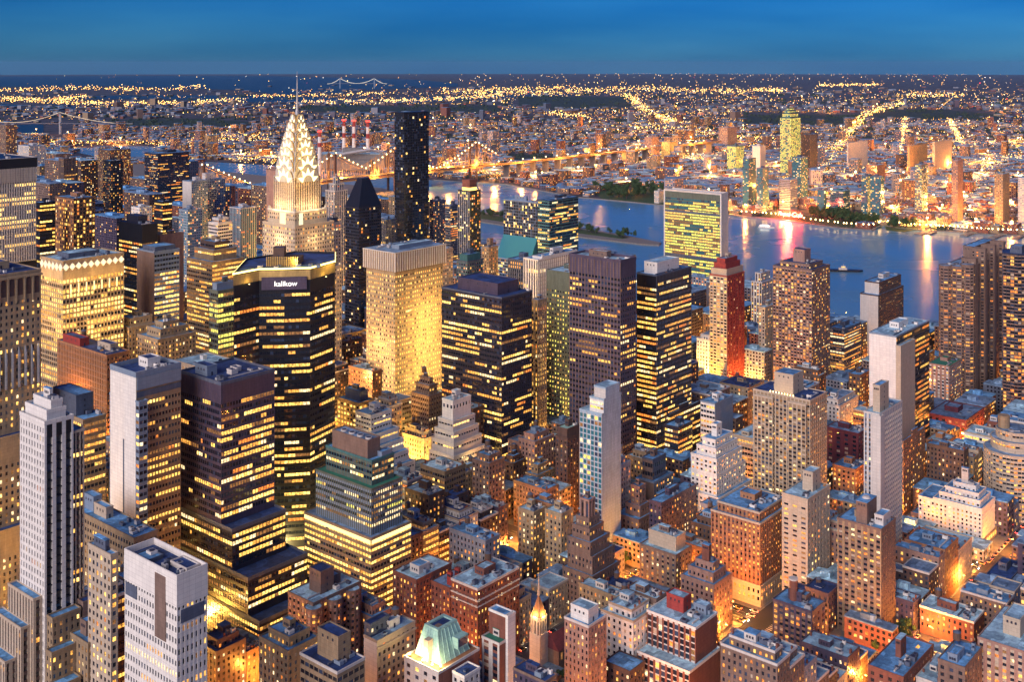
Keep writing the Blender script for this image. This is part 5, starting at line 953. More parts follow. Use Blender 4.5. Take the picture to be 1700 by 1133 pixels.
# ------------------------------------------------------------ towers across the river
GT = lambda lit=.35, w='teal': st('slate', w, bw=3.2, fh=3.3, fx=.85, fy=.6, lit=lit * .55, pal='cool', glass=1, d=.15)
YL = st('greygreen', 'teal', bw=3.2, fh=3.8, fx=.9, fy=.6, lit=.8, pal='grn', d=.15, glass=1)
for (lab, xl, xc, xr, yt, Y, S, kw) in (
    ('tall green glass tower with lit floors and a stepped pyramid top, highest across the river', 1295, 1313, 1329, 196, 3200, YL, dict(tiers=[(5, 5, 5, 5, 12), (4, 4, 4, 4, 8), (5, 5, 5, 5, 7)], clutter=0)),
    ('dark purple block right beside the tall green glass tower', 1330, 1345, 1357, 224, 3300, punch('dark', .08), {}),
    ('slim grey glass tower with a bright white lamp on top at the far bank', 1233, 1243, 1255, 264, 2450, GT(.3), dict(pent=[(.3, .3, .7, .7, 5, 'white')])),
    ('blue glass tower with a purple roof beside the one with the white lamp', 1256, 1266, 1276, 280, 2420, GT(.4), {}),
    ('grey blue office slab just above the red script sign', 1294, 1312, 1324, 299, 2440, band('bluegrey', .15, pal='cool'), {}),
    ('tall blue glass tower rising behind the grey blue slab over the red sign', 1315, 1330, 1341, 262, 2560, GT(.45), {}),
    ('low teal glass block, left one of three behind the waterfront lawn', 1357, 1368, 1372, 316, 2380, GT(.3), {}),
    ('broad teal banded block in the middle behind the waterfront lawn', 1378, 1400, 1411, 318, 2330, band('teal', .3, pal='cool', fh=3.3), {}),
    ('slim pale glass tower with dark corner behind the waterfront lawn', 1430, 1440, 1446, 293, 2330, GT(.5), {}),
    ('blue glass tower with a dark red side at the right end of the waterfront lawn', 1445, 1462, 1468, 294, 2270, GT(.45), {}),
    ('thin yellow lit tower across the river over the golden street', 1519, 1530, 1540, 274, 2250, GT(.8, 'sand'), {}),
    ('tall tan apartment tower across the river with dotted orange windows', 1580, 1590, 1599, 267, 2180, punch('pink', .5, pal='or'), {}),
    ('beige apartment tower across the river right of the tall tan one', 1651, 1665, 1676, 290, 2150, punch('tan', .4, pal='or'), {}),
    ('white apartment slab across the river cut by the right edge', 1690, 1700, 1730, 296, 2150, punch('offwhite', .4, pal='or'), {}),
    ('yellow lit office block with glowing floors near the green glass tower', 1207, 1222, 1235, 243, 3300, YL, {}),
    ('plain pinkish block with a bright lamp over its roof beyond the yellow lit block', 1249, 1262, 1271, 243, 3200, blank('offwhite'), {}),
    ('big golden floodlit block at the end of the bridge ramp', 1098, 1112, 1123, 236, 3700, punch('gold', .7, pal='gold'), {}),
    ('pinkish bridge end block left of the golden floodlit block', 1070, 1082, 1094, 228, 4000, punch('pink', .5), {}),
    ('narrow dark apartment tower left of the bridge end', 992, 998, 1008, 222, 4200, punch('slate', .4), {}),
    ('pale clock block with a small red lamp on its roof beyond the river', 1193, 1208, 1223, 212, 4300, punch('pink', .5), {}),
    ('slim apartment tower far beyond the river left of the pale clock block', 1143, 1147, 1153, 207, 4600, punch('mauve', .5), {}),
    ('long white factory with a grid of windows beyond the river', 1406, 1408, 1467, 238, 3350, punch('offwhite', .5), dict(maxd=90)),
    ('orange floodlit warehouse wall in the middle of the far bank streets', 1438, 1456, 1470, 275, 2900, punch('orangebrick', .1), {}),
    ('cream factory with tall arched windows between two golden streets', 1548, 1552, 1590, 236, 3300, punch('cream', .6, pal='or'), dict(maxd=90)),
    ('long low tan factory left of the cream factory between two golden streets', 1506, 1510, 1546, 242, 3300, punch('tan', .6, pal='or'), dict(maxd=90)),
    ('white riverside block left of the green glass slab on the river', 1086, 1094, 1104, 318, 2560, punch('offwhite', .4), {}),
    ('low brown power house beside the water in front of the dark wooded point', 975, 996, 1045, 309, 2800, punch('brown', .2), dict(maxd=80)),
    ('deep red block among low roofs beyond the bridge', 1022, 1030, 1036, 272, 3400, blank('maroon'), {})):
    B('tower' if yt < 300 and Y < 2700 else 'commercial_building', 'tower' if yt < 300 and Y < 2700 else 'building', lab, xl, xc, xr, yt, Y, S, short='', **{'clutter': 1, 'roof': 'roofpale', 'vb': 9, 'nwin': 0, **kw})
HAND[:] = [h for h in HAND if h[3]]
# ------------------------------------------------------------ low buildings that fill the blocks
LIMITS += [(1236, 1285, 5e3, 458), (1378, 1430, 5e3, 548), (1498, 1562, 5e3, 562), (960, 1103, 5e3, 432), (803, 836, 5e3, 415), (1150, 1180, 5e3, 452), (-90, 330, 9e3, 268), (330, 660, 9e3, 325), (655, 765, 9e3, 345), (1008, 1052, 727, 912), (1213, 1262, 660, 1022), (1550, 1650, 737, 912), (1440, 1530, 600, 1060)]
def zcap(x0, x1, Yc_, Yn):
    z = 1e9
    for a, b_, Yh_, vb in LIMITS:
        if Yh_ > Yc_ and x1 > a + 2 and x0 < b_ - 2: z = min(z, HC - (vb - 14 - Y0) * Yn / F)
    return z
CW = dict(white='white', offwhite='off-white', cream='cream', tan='tan', sand='sandy', brick='brick', brown='brown', orangebrick='orange brick', grey='grey', mauve='mauve', pink='pinkish', slate='slate', maroon='maroon', umber='dark brown', violet='violet')
def relation(sx, sy, Y):
    best = min(HAND, key=lambda h: (h[0] - sx) ** 2 + ((h[1] + 30 - sy) * .8) ** 2); dx = sx - best[0]
    r = 'in front of' if Y < best[2] - 50 and abs(dx) < 30 else ('behind' if Y > best[2] + 50 and abs(dx) < 30 else ('left of' if dx < 0 else 'right of'))
    n = best[3]; n = ' '.join(n.split()[:9]); return r + ' the ' + n
random.seed(5)
cand = []
for i in range(len(US) - 1):
    for j in range(len(VS) - 1):
        ua, ub, va, vb_ = US[i] + 11, US[i + 1] - 11, VS[j] + 7, VS[j + 1] - 7
        X, Y = uv((ua + ub) / 2, (va + vb_) / 2)
        if Y < 330 or Y > 3000: continue
        sx = CX + X / Y * F
        if not -200 < sx < 1900: continue
        far = Y > 1250
        for (r0, r1) in (((va, va + 29), (vb_ - 29, vb_)) if not far else ((va, vb_),)):
            u = ua
            while u < ub - 8:
                w = random.uniform(9, 24) if Y < 900 else random.uniform(20, 42)
                if ub - u - w < 9: w = ub - u
                cand.append((u, r0, u + w - .4, r1 - random.uniform(0, 7))); u += w
fill = []
for (u0, v0, u1, v1) in cand:
    hit = False
    for q in RECTS:
        if u0 < q[2] + .5 and u1 > q[0] - .5 and v0 < q[3] + .5 and v1 > q[1] - .5:
            # shrink against the neighbour where that leaves enough room
            if q[0] - .5 - u0 > 8: u1 = q[0] - .6
            elif u1 - q[2] > 8: u0 = q[2] + .6
            elif q[1] - v0 > 10: v1 = q[1] - .6
            elif v1 - q[3] > 10: v0 = q[3] + .6
            else: hit = True; break
    if hit or u1 - u0 < 6 or v1 - v0 < 6: continue
    if any(u0 < q[2] and u1 > q[0] and v0 < q[3] and v1 > q[1] for q in RECTS): continue
    X, Y = uv(u0, v0); xs = [scr(*uv(a_, b_), 0)[0] for a_, b_ in ((u0, v1), (u0, v0), (u1, v0))]
    if Y < 330 or xs[2] < -20 or xs[0] > 1720: continue
    if v0 < 440:
        h = random.uniform(15, 26) if random.random() < .6 else random.uniform(28, 55)
        if u0 > 950: h *= 1.15
    elif u0 < 740 and v0 < 1100: h = random.uniform(30, 85)
    elif v0 < 1200: h = random.uniform(22, 60)
    else: h = random.uniform(22, 55) if random.random() < .72 else random.uniform(75, 150)
    Yn = Y; h = min(h, zcap(xs[0], xs[2], Y, Yn) )
    if h < 4.5: continue
    ty = scr(X, Y, h)[1]
    if ty > 1150: continue
    fill.append((X, Y, u1 - u0, v1 - v0, h, xs, ty))
fill.sort(key=lambda t: -((t[5][2] - t[5][0]) * t[4] / t[1]) if t[1] < 1150 else 0)
NIND = 270
WC_ = ['brick', 'mauve', 'tan', 'cream', 'offwhite', 'sand', 'grey', 'pink', 'violet', 'white', 'brown', 'mauve', 'umber', 'orangebrick', 'cream', 'grey']
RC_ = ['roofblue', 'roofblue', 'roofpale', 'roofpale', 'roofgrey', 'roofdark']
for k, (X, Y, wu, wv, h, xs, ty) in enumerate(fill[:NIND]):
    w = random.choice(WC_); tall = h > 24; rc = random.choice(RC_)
    S = punch(w, random.uniform(.15, .4), bw=random.uniform(2.4, 3.4), fh=random.uniform(3.0, 3.5), pal=random.choice(['res', 'or', 'res'])) if (Y > 900 or h < 30 or random.random() < .6) else band(w, random.uniform(.3, .6))
    tk = random.random() < (.35 if h > 18 else .12)
    size = 'low' if h < 20 else ('mid height' if h < 40 else 'tall')
    rw = {'roofblue': 'blue grey', 'roofpale': 'pale', 'roofgrey': 'grey', 'roofdark': 'dark'}[rc]
    kindw = 'row house' if h < 20 and wu < 14 else ('apartment house' if h < 45 else 'block')
    lab = f"{size} {CW[w]} {kindw} with {rw} roof{' and tank' if tk else ''}, {relation(xs[1], ty + 10, Y)}"
    lab = ' '.join(lab.split()[:16])
    b = Bld('row_house' if kindw == 'row house' else 'city_building', lab, kindw, X, Y, nwin=30 if Y < 760 and ty < 1100 else 0, group='smaller buildings filling the blocks between the towers')
    cop = random.choice([w, w, 'offwhite', 'cream'])
    if wu > 13 and wv > 20 and random.random() < .4:      # rear court: L-shaped plan
        b.tier(rectpoly(0, 0, wu, wv * .6), 0, h, [S], rc, coping=cop); b.tier(rectpoly(0, wv * .6 + .05, wu * .55, wv), 0, h - 3.2, [S], rc, coping=cop)
        yy = wv * .6
    else: b.tier(rectpoly(0, 0, wu, wv), 0, h, [S], rc, coping=cop); yy = wv
    if tall and random.random() < .5 and min(wu, yy) > 12: b.tier(rectpoly(2.5, 2.5, wu - 2.5, yy - 3), h, h + 4, [S], rc, coping=cop)
    zt = b.ztop; fx = random.uniform(.15, .5)
    inset = 3 if zt > h + 1 else .8
    if Y < 1100:
        b.cap(wu * fx, yy * .45, wu * fx + min(5, wu * .4), yy * .45 + min(6, yy * .3), zt, random.uniform(2.4, 3.6), random.choice([w, 'offwhite', 'bluegrey']), rc, 'bulkhead', False)
        b.units(inset, inset, wu - inset, yy * .42, zt, 2 if h < 20 else 3)
        m = MB()
        for _ in range(3):
            m = MB(); cx_, cy_ = random.uniform(inset, wu - inset - .8), random.choice([inset - .2, yy - inset - .8]); m.box(cx_, cy_, zt - .3, cx_ + .7, cy_ + .9, zt + random.uniform(1.4, 2.4)); m.build('chimney', wallmat('brick'), b.root)
        if tk and min(wu, yy) > 8: b.tank(wu * .7, yy * .82 - 1, zt, 1.6, 3.0, 2.4)
    b.done()
# everything smaller still, as one mass
m = MB(); cols_ = ['brick', 'brown', 'tan', 'mauve', 'slate', 'violet', 'umber', 'grey']; nm = len(cols_)
MM = [wallmat(c) for c in cols_] + [wallmat('roofblue'), wallmat('roofpale'), wallmat('roofgrey')] + WM
def mass_box(m, X, Y, wu, wv, h, z0, wi, ri, rz, bw, fh, lit, pal, cap=True):
    c, s = math.cos(rz), math.sin(rz); T_ = lambda x, y, z: (X + c * x - s * y, Y + s * x + c * y, z0 + z)
    m.hexa([T_(0, 0, -3), T_(wu, 0, -3), T_(wu, wv, -3), T_(0, wv, -3)], [T_(0, 0, h), T_(wu, 0, h), T_(wu, wv, h), T_(0, wv, h)], wi)
    m.hexa([T_(-.2, -.2, h + .02), T_(wu + .2, -.2, h + .02), T_(wu + .2, wv + .2, h + .02), T_(-.2, wv + .2, h + .02)], [T_(-.2, -.2, h + .7), T_(wu + .2, -.2, h + .7), T_(wu + .2, wv + .2, h + .7), T_(-.2, wv + .2, h + .7)], ri)
    if cap: m.hexa([T_(wu * .3, wv * .4, h + .7), T_(wu * .6, wv * .4, h + .7), T_(wu * .6, wv * .7, h + .7), T_(wu * .3, wv * .7, h + .7)], [T_(wu * .3, wv * .4, h + 4), T_(wu * .6, wv * .4, h + 4), T_(wu * .6, wv * .7, h + 4), T_(wu * .3, wv * .7, h + 4)], ri)
    if bw:
        for (L, fn) in ((wu, lambda a, z: T_(a, -.08, z)), (wv, lambda a, z: T_(-.08, a, z))):
            n = int(L / bw)
            for i in range(n):
                for k in range(int(h / fh)):
                    if random.random() < .12 and Y > 1500: continue
                    mi = pick(pal) if random.random() < lit else 0; z = h - 1 - k * fh; a_ = i * bw + bw * .25
                    m.quad([fn(a_, z - fh * .5), fn(a_ + bw * .5, z - fh * .5), fn(a_ + bw * .5, z), fn(a_, z)], nm + 3 + mi)
for (X, Y, wu, wv, h, xs, ty) in fill[NIND:]:
    mass_box(m, X, Y, wu, wv, h, 0, random.randrange(nm), nm + random.randrange(3), GROT, 4.0 if Y > 1300 else 3.2, 3.3, random.uniform(.12, .4), 'res')
tag(m.build('distant_city_blocks', MM), kind='stuff')
# ------------------------------------------------------------ the low city across the river
def is_wet(x, y):
    if 300 < x < 1960:
        for (a_, b_) in zip(SHORE[:-1], SHORE[1:]):
            if a_[0] <= x <= b_[0]:
                if y > a_[1] + (b_[1] - a_[1]) * (x - a_[0]) / (b_[0] - a_[0]) - 3: return True
    if y < 178:
        if x < 480 and y < 157: return random.random() < .8
        if x < 760 and y < 167: return random.random() < .55
        if 110 < x < 600 and 160 < y < 170: return True
        if x < 140 and 172 < y < 180: return True
    for (x0, y0, x1, y1) in ((20, 205, 125, 224), (118, 240, 262, 266), (1235, 188, 1440, 209), (1446, 183, 1660, 198), (500, 176, 830, 187), (842, 256, 930, 270), (180, 198, 420, 212), (860, 161, 1050, 180), (1262, 350, 1465, 380), (985, 312, 1120, 341)):
        if x0 < x < x1 and y0 < y < y1: return True
    return False
random.seed(21)
spots = []
for _ in range(26000):
    x = random.uniform(-20, 1720); y = 142 + (random.random() ** 1.05) * 248
    if is_wet(x, y) or (x < 640 and y > 275) or y > 392 or random.random() > (y - 142) / 45: continue
    X, Y = gpt(x, y)
    if to_uv(X, Y)[0] < 1400 and Y < 6000: continue
    spots.append((X, Y, x, y))
spots.sort(key=lambda s: s[1])
occ = set(); out = []
for s in spots:
    sz = 28 if s[1] < 4500 else (34 if s[1] < 6000 else (46 if s[1] < 8500 else 70))
    k = (int(s[0] / sz), int(s[1] / sz))
    if k in occ: continue
    u, v = to_uv(s[0], s[1])
    if any(q[0] - 20 < u < q[2] + 8 and q[1] - 20 < v < q[3] + 8 for q in RECTS) or (abs(v - VB) < 40 and u < 3600) or (2150 < u < 2600 and 2450 < v < 2950): continue
    occ.add(k); out.append(s)
protos = []
for (nm_, wc, rc, S, wu, wv, h) in (('warehouse', 'tan', 'roofpale', punch('tan', .35, bw=5, fh=4), 26, 34, 9), ('warehouse', 'brick', 'roofblue', punch('brick', .4, bw=4, fh=4, pal='or'), 24, 26, 12), ('warehouse', 'offwhite', 'roofpale', band('offwhite', .4, bw=5, fh=4), 34, 26, 10), ('warehouse', 'mauve', 'roofgrey', punch('mauve', .45, bw=4, fh=3.5, pal='or'), 20, 30, 15)):
    b = Bld(nm_, 'x', nm_, 0, 0, GROT); b.X, b.Y = 500, 2600
    b.tier(rectpoly(0, 0, wu, wv), 0, h, [S], rc); b.tier(rectpoly(wu, wv * .3, wu * 1.3, wv * .9), 0, h * .6, [S], rc); b.cap(wu * .3, wv * .4, wu * .5, wv * .6, h + .3, 3, wc, rc, 'bulkhead', False); b.units(2, 2, wu - 3, wv * .35, h + .3, 2)
    b.done(); protos.append((b.root, CW[wc], {'roofpale': 'pale', 'roofblue': 'blue grey', 'roofgrey': 'grey'}[rc]))
near = [s for s in out if s[1] < 3600][:190]; used_ = set()
for k, s in enumerate(near):
    r, cw_, rw = protos[k % 4]
    o = r if k < 4 else copy_tree(r)
    o.location = (s[0], s[1], drop(s[0], s[1])); sc_ = random.uniform(.7, 1.3); o.scale = (sc_, random.uniform(.7, 1.2), random.uniform(.6, 1.5))
    o['label'] = ' '.join(f"low {cw_} warehouse with {rw} roof across the river, {relation(s[2], s[3], s[1]).replace('in front of', 'beyond').replace('behind', 'beyond')}".split()[:16]); o['group'] = 'low warehouses across the river'
m = MB()
for s in out[len(near):]:
    X, Y, x, y = s; f = max(1, Y / 5000) ** .8; tall = random.random() < .04
    wu, wv = random.uniform(14, 42) * f, random.uniform(12, 34) * f; h = random.uniform(7, 14) * min(f, 1.5) if not tall else random.uniform(25, 60)
    mass_box(m, X, Y, wu, wv, h, drop(X, Y), random.randrange(nm), nm + random.choice((0, 0, 1, 2, 2)), GROT + random.choice((0, .25, -.2, .6)), 0 if Y > 6000 else 5 * f, 4 * f, .35, 'or', False)
tag(m.build('distant_low_city', MM), kind='stuff')
# ------------------------------------------------------------ trees
def crown_mesh(name, r, n, seed):
    rnd = random.Random(seed); m = MB(); cl = [(rnd.gauss(0, .42) * r, rnd.gauss(0, .42) * r, r * (.9 + rnd.gauss(0, .38)), r * rnd.uniform(.28, .5)) for _ in range(11)]
    for _ in range(n):
        c = rnd.choice(cl); d = Vector((rnd.gauss(0, 1), rnd.gauss(0, 1), rnd.gauss(0, .8))).normalized() * c[3] * rnd.uniform(.6, 1.05); p = Vector(c[:3]) + d
        u = d.orthogonal().normalized(); w = d.cross(u).normalized(); u = (u + d.normalized() * rnd.uniform(-.7, .7)).normalized(); k = r * rnd.uniform(.05, .10)
        m.quad([tuple(p - u * k - w * k), tuple(p + u * k - w * k), tuple(p + u * k + w * k), tuple(p - u * k + w * k)])
    return m.mesh(name, [LEAF])
tp = []
for i in range(3):
    t = thing('street_tree', 'x', 'tree'); mk('crown', crown_mesh('crown', 4.2, 900, 40 + i), t, (0, 0, 2.2))
    m = MB(); m.cyl(0, 0, 0, 3.6, .28, .18, 8); m.bar((0, 0, 3.2), (1.4, .6, 6), .11); m.bar((0, 0, 3.4), (-1.1, .9, 6.4), .1); m.bar((0, 0, 3.2), (.2, -1.3, 5.8), .1); m.build('trunk', wallmat('umber'), t); tp.append(t)
nt_ = 0
def free(u, v, mg=1.5): return not any(q[0] - mg < u < q[2] + mg and q[1] - mg < v < q[3] + mg for q in FR)
FR = RECTS + [(lambda a, b_: (a, b_, a + f[2], b_ + f[3], ''))(*to_uv(f[0], f[1])) for f in fill if f[1] < 1500]
TREES = []
def tree(X, Y, z, s, label, group=None):
    global nt_
    o = tp[nt_ % 3] if nt_ < 3 else copy_tree(tp[nt_ % 3]); nt_ += 1
    o.location = (X, Y, z); o.rotation_euler = (0, 0, random.uniform(0, 6)); o.scale = (s, s, s * random.uniform(.9, 1.2)); o['label'] = label
    if group: o['group'] = group
for _ in range(15):
    p = gpt(random.uniform(1008, 1052), random.uniform(928, 944)); tree(p[0], p[1], .1, random.uniform(.8, 1.3), 'green tree in the lit corner garden below the pink setback house', 'trees in the corner garden')
for _ in range(16):
    p = gpt(random.uniform(1045, 1080), random.uniform(1015, 1060)); tree(p[0], p[1], .1, random.uniform(.9, 1.5), 'dark courtyard tree left of the white gridded red block', 'courtyard trees')
for _ in range(9):
    p = gpt(random.uniform(1475, 1512), random.uniform(1046, 1075)); tree(p[0], p[1], .1, random.uniform(.8, 1.2), 'lamp lit tree at the crossing right of the brown balcony tower', 'trees at the crossing')
for u in US[4:9]:
    for j in range(-1, 12):
        for q in range(4):
            v = V0 + DV * j + 16 + q * 15
            for sd_ in (-9.6, 9.6):
                if random.random() < .4 and free(u + sd_, v, 0):
                    X, Y = uv(u + sd_, v); x, y = scr(X, Y, 5)
                    if 0 < x < 1700 and y < 1133 and Y < 1000 and nt_ < 190: tree(X, Y, .1, random.uniform(.6, .95), 'small street tree on the pavement of a lit avenue', 'street trees')
for _ in range(44):     # on the tip of the island, in two rows
    v = random.uniform(1150, 1560); u = random.choice((1684, 1702)) + (v - 1150) * .14 + random.uniform(-3, 3); X, Y = uv(u, v); tree(X, Y, 2.6, random.uniform(1.1, 1.8), 'tree in the double row on the narrow river island', 'island trees')
for _ in range(70):
    x = random.uniform(1345, 1460); p = gpt(x, 357 + (x - 1345) * .13 + random.uniform(-2, 6)); tree(p[0], p[1], .6, random.uniform(1.3, 2.2), 'dark tree on the far waterfront lawn', 'waterfront trees')
for _ in range(30):
    p = gpt(random.uniform(985, 1100), random.uniform(315, 332)); tree(p[0], p[1], .6, random.uniform(1.8, 3), 'dark tree on the wooded point across the river', 'trees of the wooded point')
for _ in range(14):
    p = gpt(random.uniform(1478, 1518), random.uniform(374, 381)); tree(p[0], p[1], .9, random.uniform(1.6, 2.2), 'round tree on the green point beside the piers', 'trees of the green point')
m = MB(); rnd = random.Random(4)      # the far woods and yard greenery: a mass
for _ in range(4600):
    x = rnd.uniform(-20, 1720); y = 158 + rnd.random() * 227
    dark = any(x0 < x < x1 and y0 < y < y1 for (x0, y0, x1, y1) in ((1235, 190, 1440, 208), (1446, 184, 1660, 197), (500, 176, 830, 187), (842, 256, 930, 270), (180, 198, 420, 212), (860, 161, 1050, 180)))
    if not dark and (is_wet(x, y) or (x < 640 and y > 275) or rnd.random() < .6): continue
    X, Y = gpt(x, y)
    if to_uv(X, Y)[0] < 1400 and Y < 6000: continue
    r = rnd.uniform(6, 13) * max(1, Y / 4000) ** .7
    for _k in range(5):
        cx_, cy_, z = X + rnd.gauss(0, r * .8), Y + rnd.gauss(0, r * .8), drop(X, Y); q = r * rnd.uniform(.35, .7)
        m.prism([(cx_ + q * math.cos(t) * rnd.uniform(.8, 1.2), cy_ + q * math.sin(t) * rnd.uniform(.8, 1.2)) for t in [k * 1.257 for k in range(5)]], z - 1, z + q * .8, 0); m.prism([(cx_ + q * .9 * math.cos(t), cy_ + q * .9 * math.sin(t)) for t in [k * 1.257 for k in range(5)]], z + q * .8, z + q * 1.4, 0, [(cx_ + q * .3 * math.cos(t), cy_ + q * .3 * math.sin(t)) for t in [k * 1.257 for k in range(5)]])
tag(m.build('distant_trees', WOODS), kind='stuff')
# ------------------------------------------------------------ street lamps
def lamp_proto(name, c, e, label, group):
    t = thing(name, label, 'street lamp', group=group)
    m = MB(); m.cyl(0, 0, 0, 9, .13, .08, 8); m.cyl(0, 0, 0, .8, .26, .2, 8); m.build('pole', wallmat('slate'), t)
    m = MB(); m.bar((0, 0, 9), (1.6, 0, 9.6), .06); m.build('arm', wallmat('slate'), t)
    m = MB(); m.hexa([(1.4, -.28, 9.42), (2.4, -.2, 9.42), (2.4, .2, 9.42), (1.4, .28, 9.42)], [(1.4, -.2, 9.7), (2.3, -.1, 9.65), (2.3, .1, 9.65), (1.4, .2, 9.7)]); m.build('lamp_head', litmat(name + ' glow', c, 30, 0), t)
    point_light('lamp_light', t, (1.9, 0, 9.0), e, c, .5); return t
LPW = 1.0
LP = [lamp_proto('street_lamp', (1, .32, .04), 4.2e4 * LPW, 'tall street lamp glowing amber at the kerb', 'amber street lamps'), lamp_proto('office_street_lamp', (1, .50, .08), 2.6e5 * LPW, 'tall street lamp glowing golden yellow between the office towers', 'golden street lamps')]
ln = [0, 0]
def lamp(u, v, rz):
    if not free(u, v, .5): return
    X, Y = uv(u, v); x, y = scr(X, Y, 10)
    if not (-40 < x < 1740 and Y > 430 and y < 1260) or sum(ln) > 285: return
    k = 1 if v > 520 and u < 1000 else 0
    o = LP[k] if ln[k] == 0 else copy_tree(LP[k]); ln[k] += 1; o.location = (X, Y, .14); o.rotation_euler = (0, 0, GROT + rz)
for u in US[2:9]:
    for j in range(-3, 13):
        for q, sd_ in ((14, -9), (54, 9)): lamp(u + sd_, V0 + DV * j + q, 0 if sd_ < 0 else math.pi)
for j in range(-2, 12):
    for i in range(2, 9):
        L = US[i + 1] - US[i]; n = max(2, int(L / 55))
        for q in range(n): lamp(US[i] + L * (q + .5) / n, V0 + DV * j + (5.2 if q % 2 else -5.2), -math.pi / 2 if q % 2 else math.pi / 2)
# lamps along the riverside highway and the far bank
hl = lamp_proto('highway_lamp', (1, .5, .12), 2.4e4, 'lamp on the elevated riverside highway', 'highway lamps')
for k in range(26):
    o = hl if k == 0 else copy_tree(hl); o.location = uv(1304, 200 + k * 34) + (6.6,); o.rotation_euler = (0, 0, GROT)
qs = thing('quay_lamp', 'lamp on the far bank reflected in the river', 'street lamp', group='quay lamps on the far bank')
m = MB(); m.cyl(0, 0, 0, 8, .25, .2, 8); m.build('pole', wallmat('slate'), qs); m = MB(); m.cyl(0, 0, 8, 9.8, .9, .7, 8); m.build('lamp_globe', litmat('quay glow', (1, .60, .2), 26, 0, sample=True), qs)
for k in range(60):
    x = 1232 + k * 8.0 + random.uniform(-3, 3); yy = [a_[1] + (b_[1] - a_[1]) * (x - a_[0]) / (b_[0] - a_[0]) for a_, b_ in zip(SHORE[:-1], SHORE[1:]) if a_[0] <= x <= b_[0]]
    if not yy: continue
    p = gpt(x, yy[0] - 1.2); o = qs if k == 0 else copy_tree(qs); o.location = (p[0], p[1], 2)
# the countless far lights: one mass
lights = [litmat('far light amber', (1, .42, .08), 5, 0), litmat('far light yellow', (1, .62, .2), 6, 0), litmat('far light white', (1, .86, .62), 6, 0), litmat('far light gold', (1, .52, .10), 7, 0), litmat('far light red', (1, .05, .05), 4, 0)]
m = MB(); rnd = random.Random(9)
def dot(x, y, s=1.0, mi=None, zz=8):
    X, Y = gpt(x, y); r = max(.6, Y / 1123 * .29) * s * rnd.uniform(.7, 1.25); r = min(r, 9.0); z = drop(X, Y) + zz + r; n = len(m.v)
    m.v.extend([(X - r, Y, z), (X, Y - r, z), (X + r, Y, z), (X, Y + r, z), (X, Y, z + r), (X, Y, z - r)])
    for a_, b_ in ((0, 1), (1, 2), (2, 3), (3, 0)): m.f += [(n + a_, n + b_, n + 4), (n + b_, n + a_, n + 5)]
    mi = rnd.choices((0, 1, 2, 3, 4), (.42, .2, .08, .28, .02))[0] if mi is None else mi; m.m += [mi] * 8
for _ in range(16000):
    x = rnd.uniform(-10, 1710); y = 124 + (rnd.random() ** 1.15) * 262
    if is_wet(x, y) or (x < 640 and y > 275): continue
    if y < 150 and rnd.random() < .75: continue
    X, Y = gpt(x, y)
    if to_uv(X, Y)[0] < 1400 and Y < 5000 and x > 60: continue
    if x < 1000 and y > 185 and rnd.random() < .5: continue
    dot(x, y, .8 if rnd.random() < .85 else 1.35)
for zone, (u0_, u1_, v0_, v1_, du, dv_) in enumerate(((2100, 3700, -1600, 3400, 66, 190), (3700, 6500, -3200, 5200, 95, 260), (6500, 11000, -6000, 9000, 230, 420))):
    rot_ = (.12, -.18, .3)[zone]; cu, cv_ = (u0_ + u1_) / 2, (v0_ + v1_) / 2
    for axis in (0, 1):
        a0, a1, b0, b1, step, gap = (u0_, u1_, v0_, v1_, (30, 48, 100)[zone], dv_) if axis == 0 else (v0_, v1_, u0_, u1_, (30, 48, 100)[zone], du * 2.2)
        bb = b0
        while bb < b1:
            dens = rnd.choice((.15, .35, .5, .8, .95)); mi_ = rnd.choice((0, 0, 1, 3, 2)); aa = a0
            while aa < a1:
                aa += step
                if rnd.random() > dens: continue
                p_, q_ = ((aa, bb) if axis == 0 else (bb, aa)); p_ -= cu; q_ -= cv_; p_, q_ = cu + p_ * math.cos(rot_) - q_ * math.sin(rot_), cv_ + p_ * math.sin(rot_) + q_ * math.cos(rot_)
                X, Y = uv(p_, q_)
                if Y < 1500 or p_ < 1420: continue
                x, y = scr(X, Y, drop(X, Y))
                if not (-20 < x < 1720) or y > 386 or is_wet(x, y) or (x < 640 and y > 275): continue
                dot(x, y, .72, mi_ if rnd.random() < .8 else None, 7)
            bb += gap * rnd.uniform(.7, 1.3)
def road(px, n, j=1.6, s=1.15, mi=(3, 1, 0), zz=10):
    L = [math.hypot(b_[0] - a_[0], b_[1] - a_[1]) for a_, b_ in zip(px[:-1], px[1:])]; T_ = sum(L)
    for _ in range(int(n * 1.5)):
        t = rnd.random() * T_; i = 0
        while i < len(L) - 1 and t > L[i]: t -= L[i]; i += 1
        a_, b_ = px[i], px[i + 1]; q = t / L[i]; dot(a_[0] + (b_[0] - a_[0]) * q + rnd.gauss(0, j * 1.0), a_[1] + (b_[1] - a_[1]) * q + rnd.gauss(0, j * .45), s, rnd.choice(mi), zz)
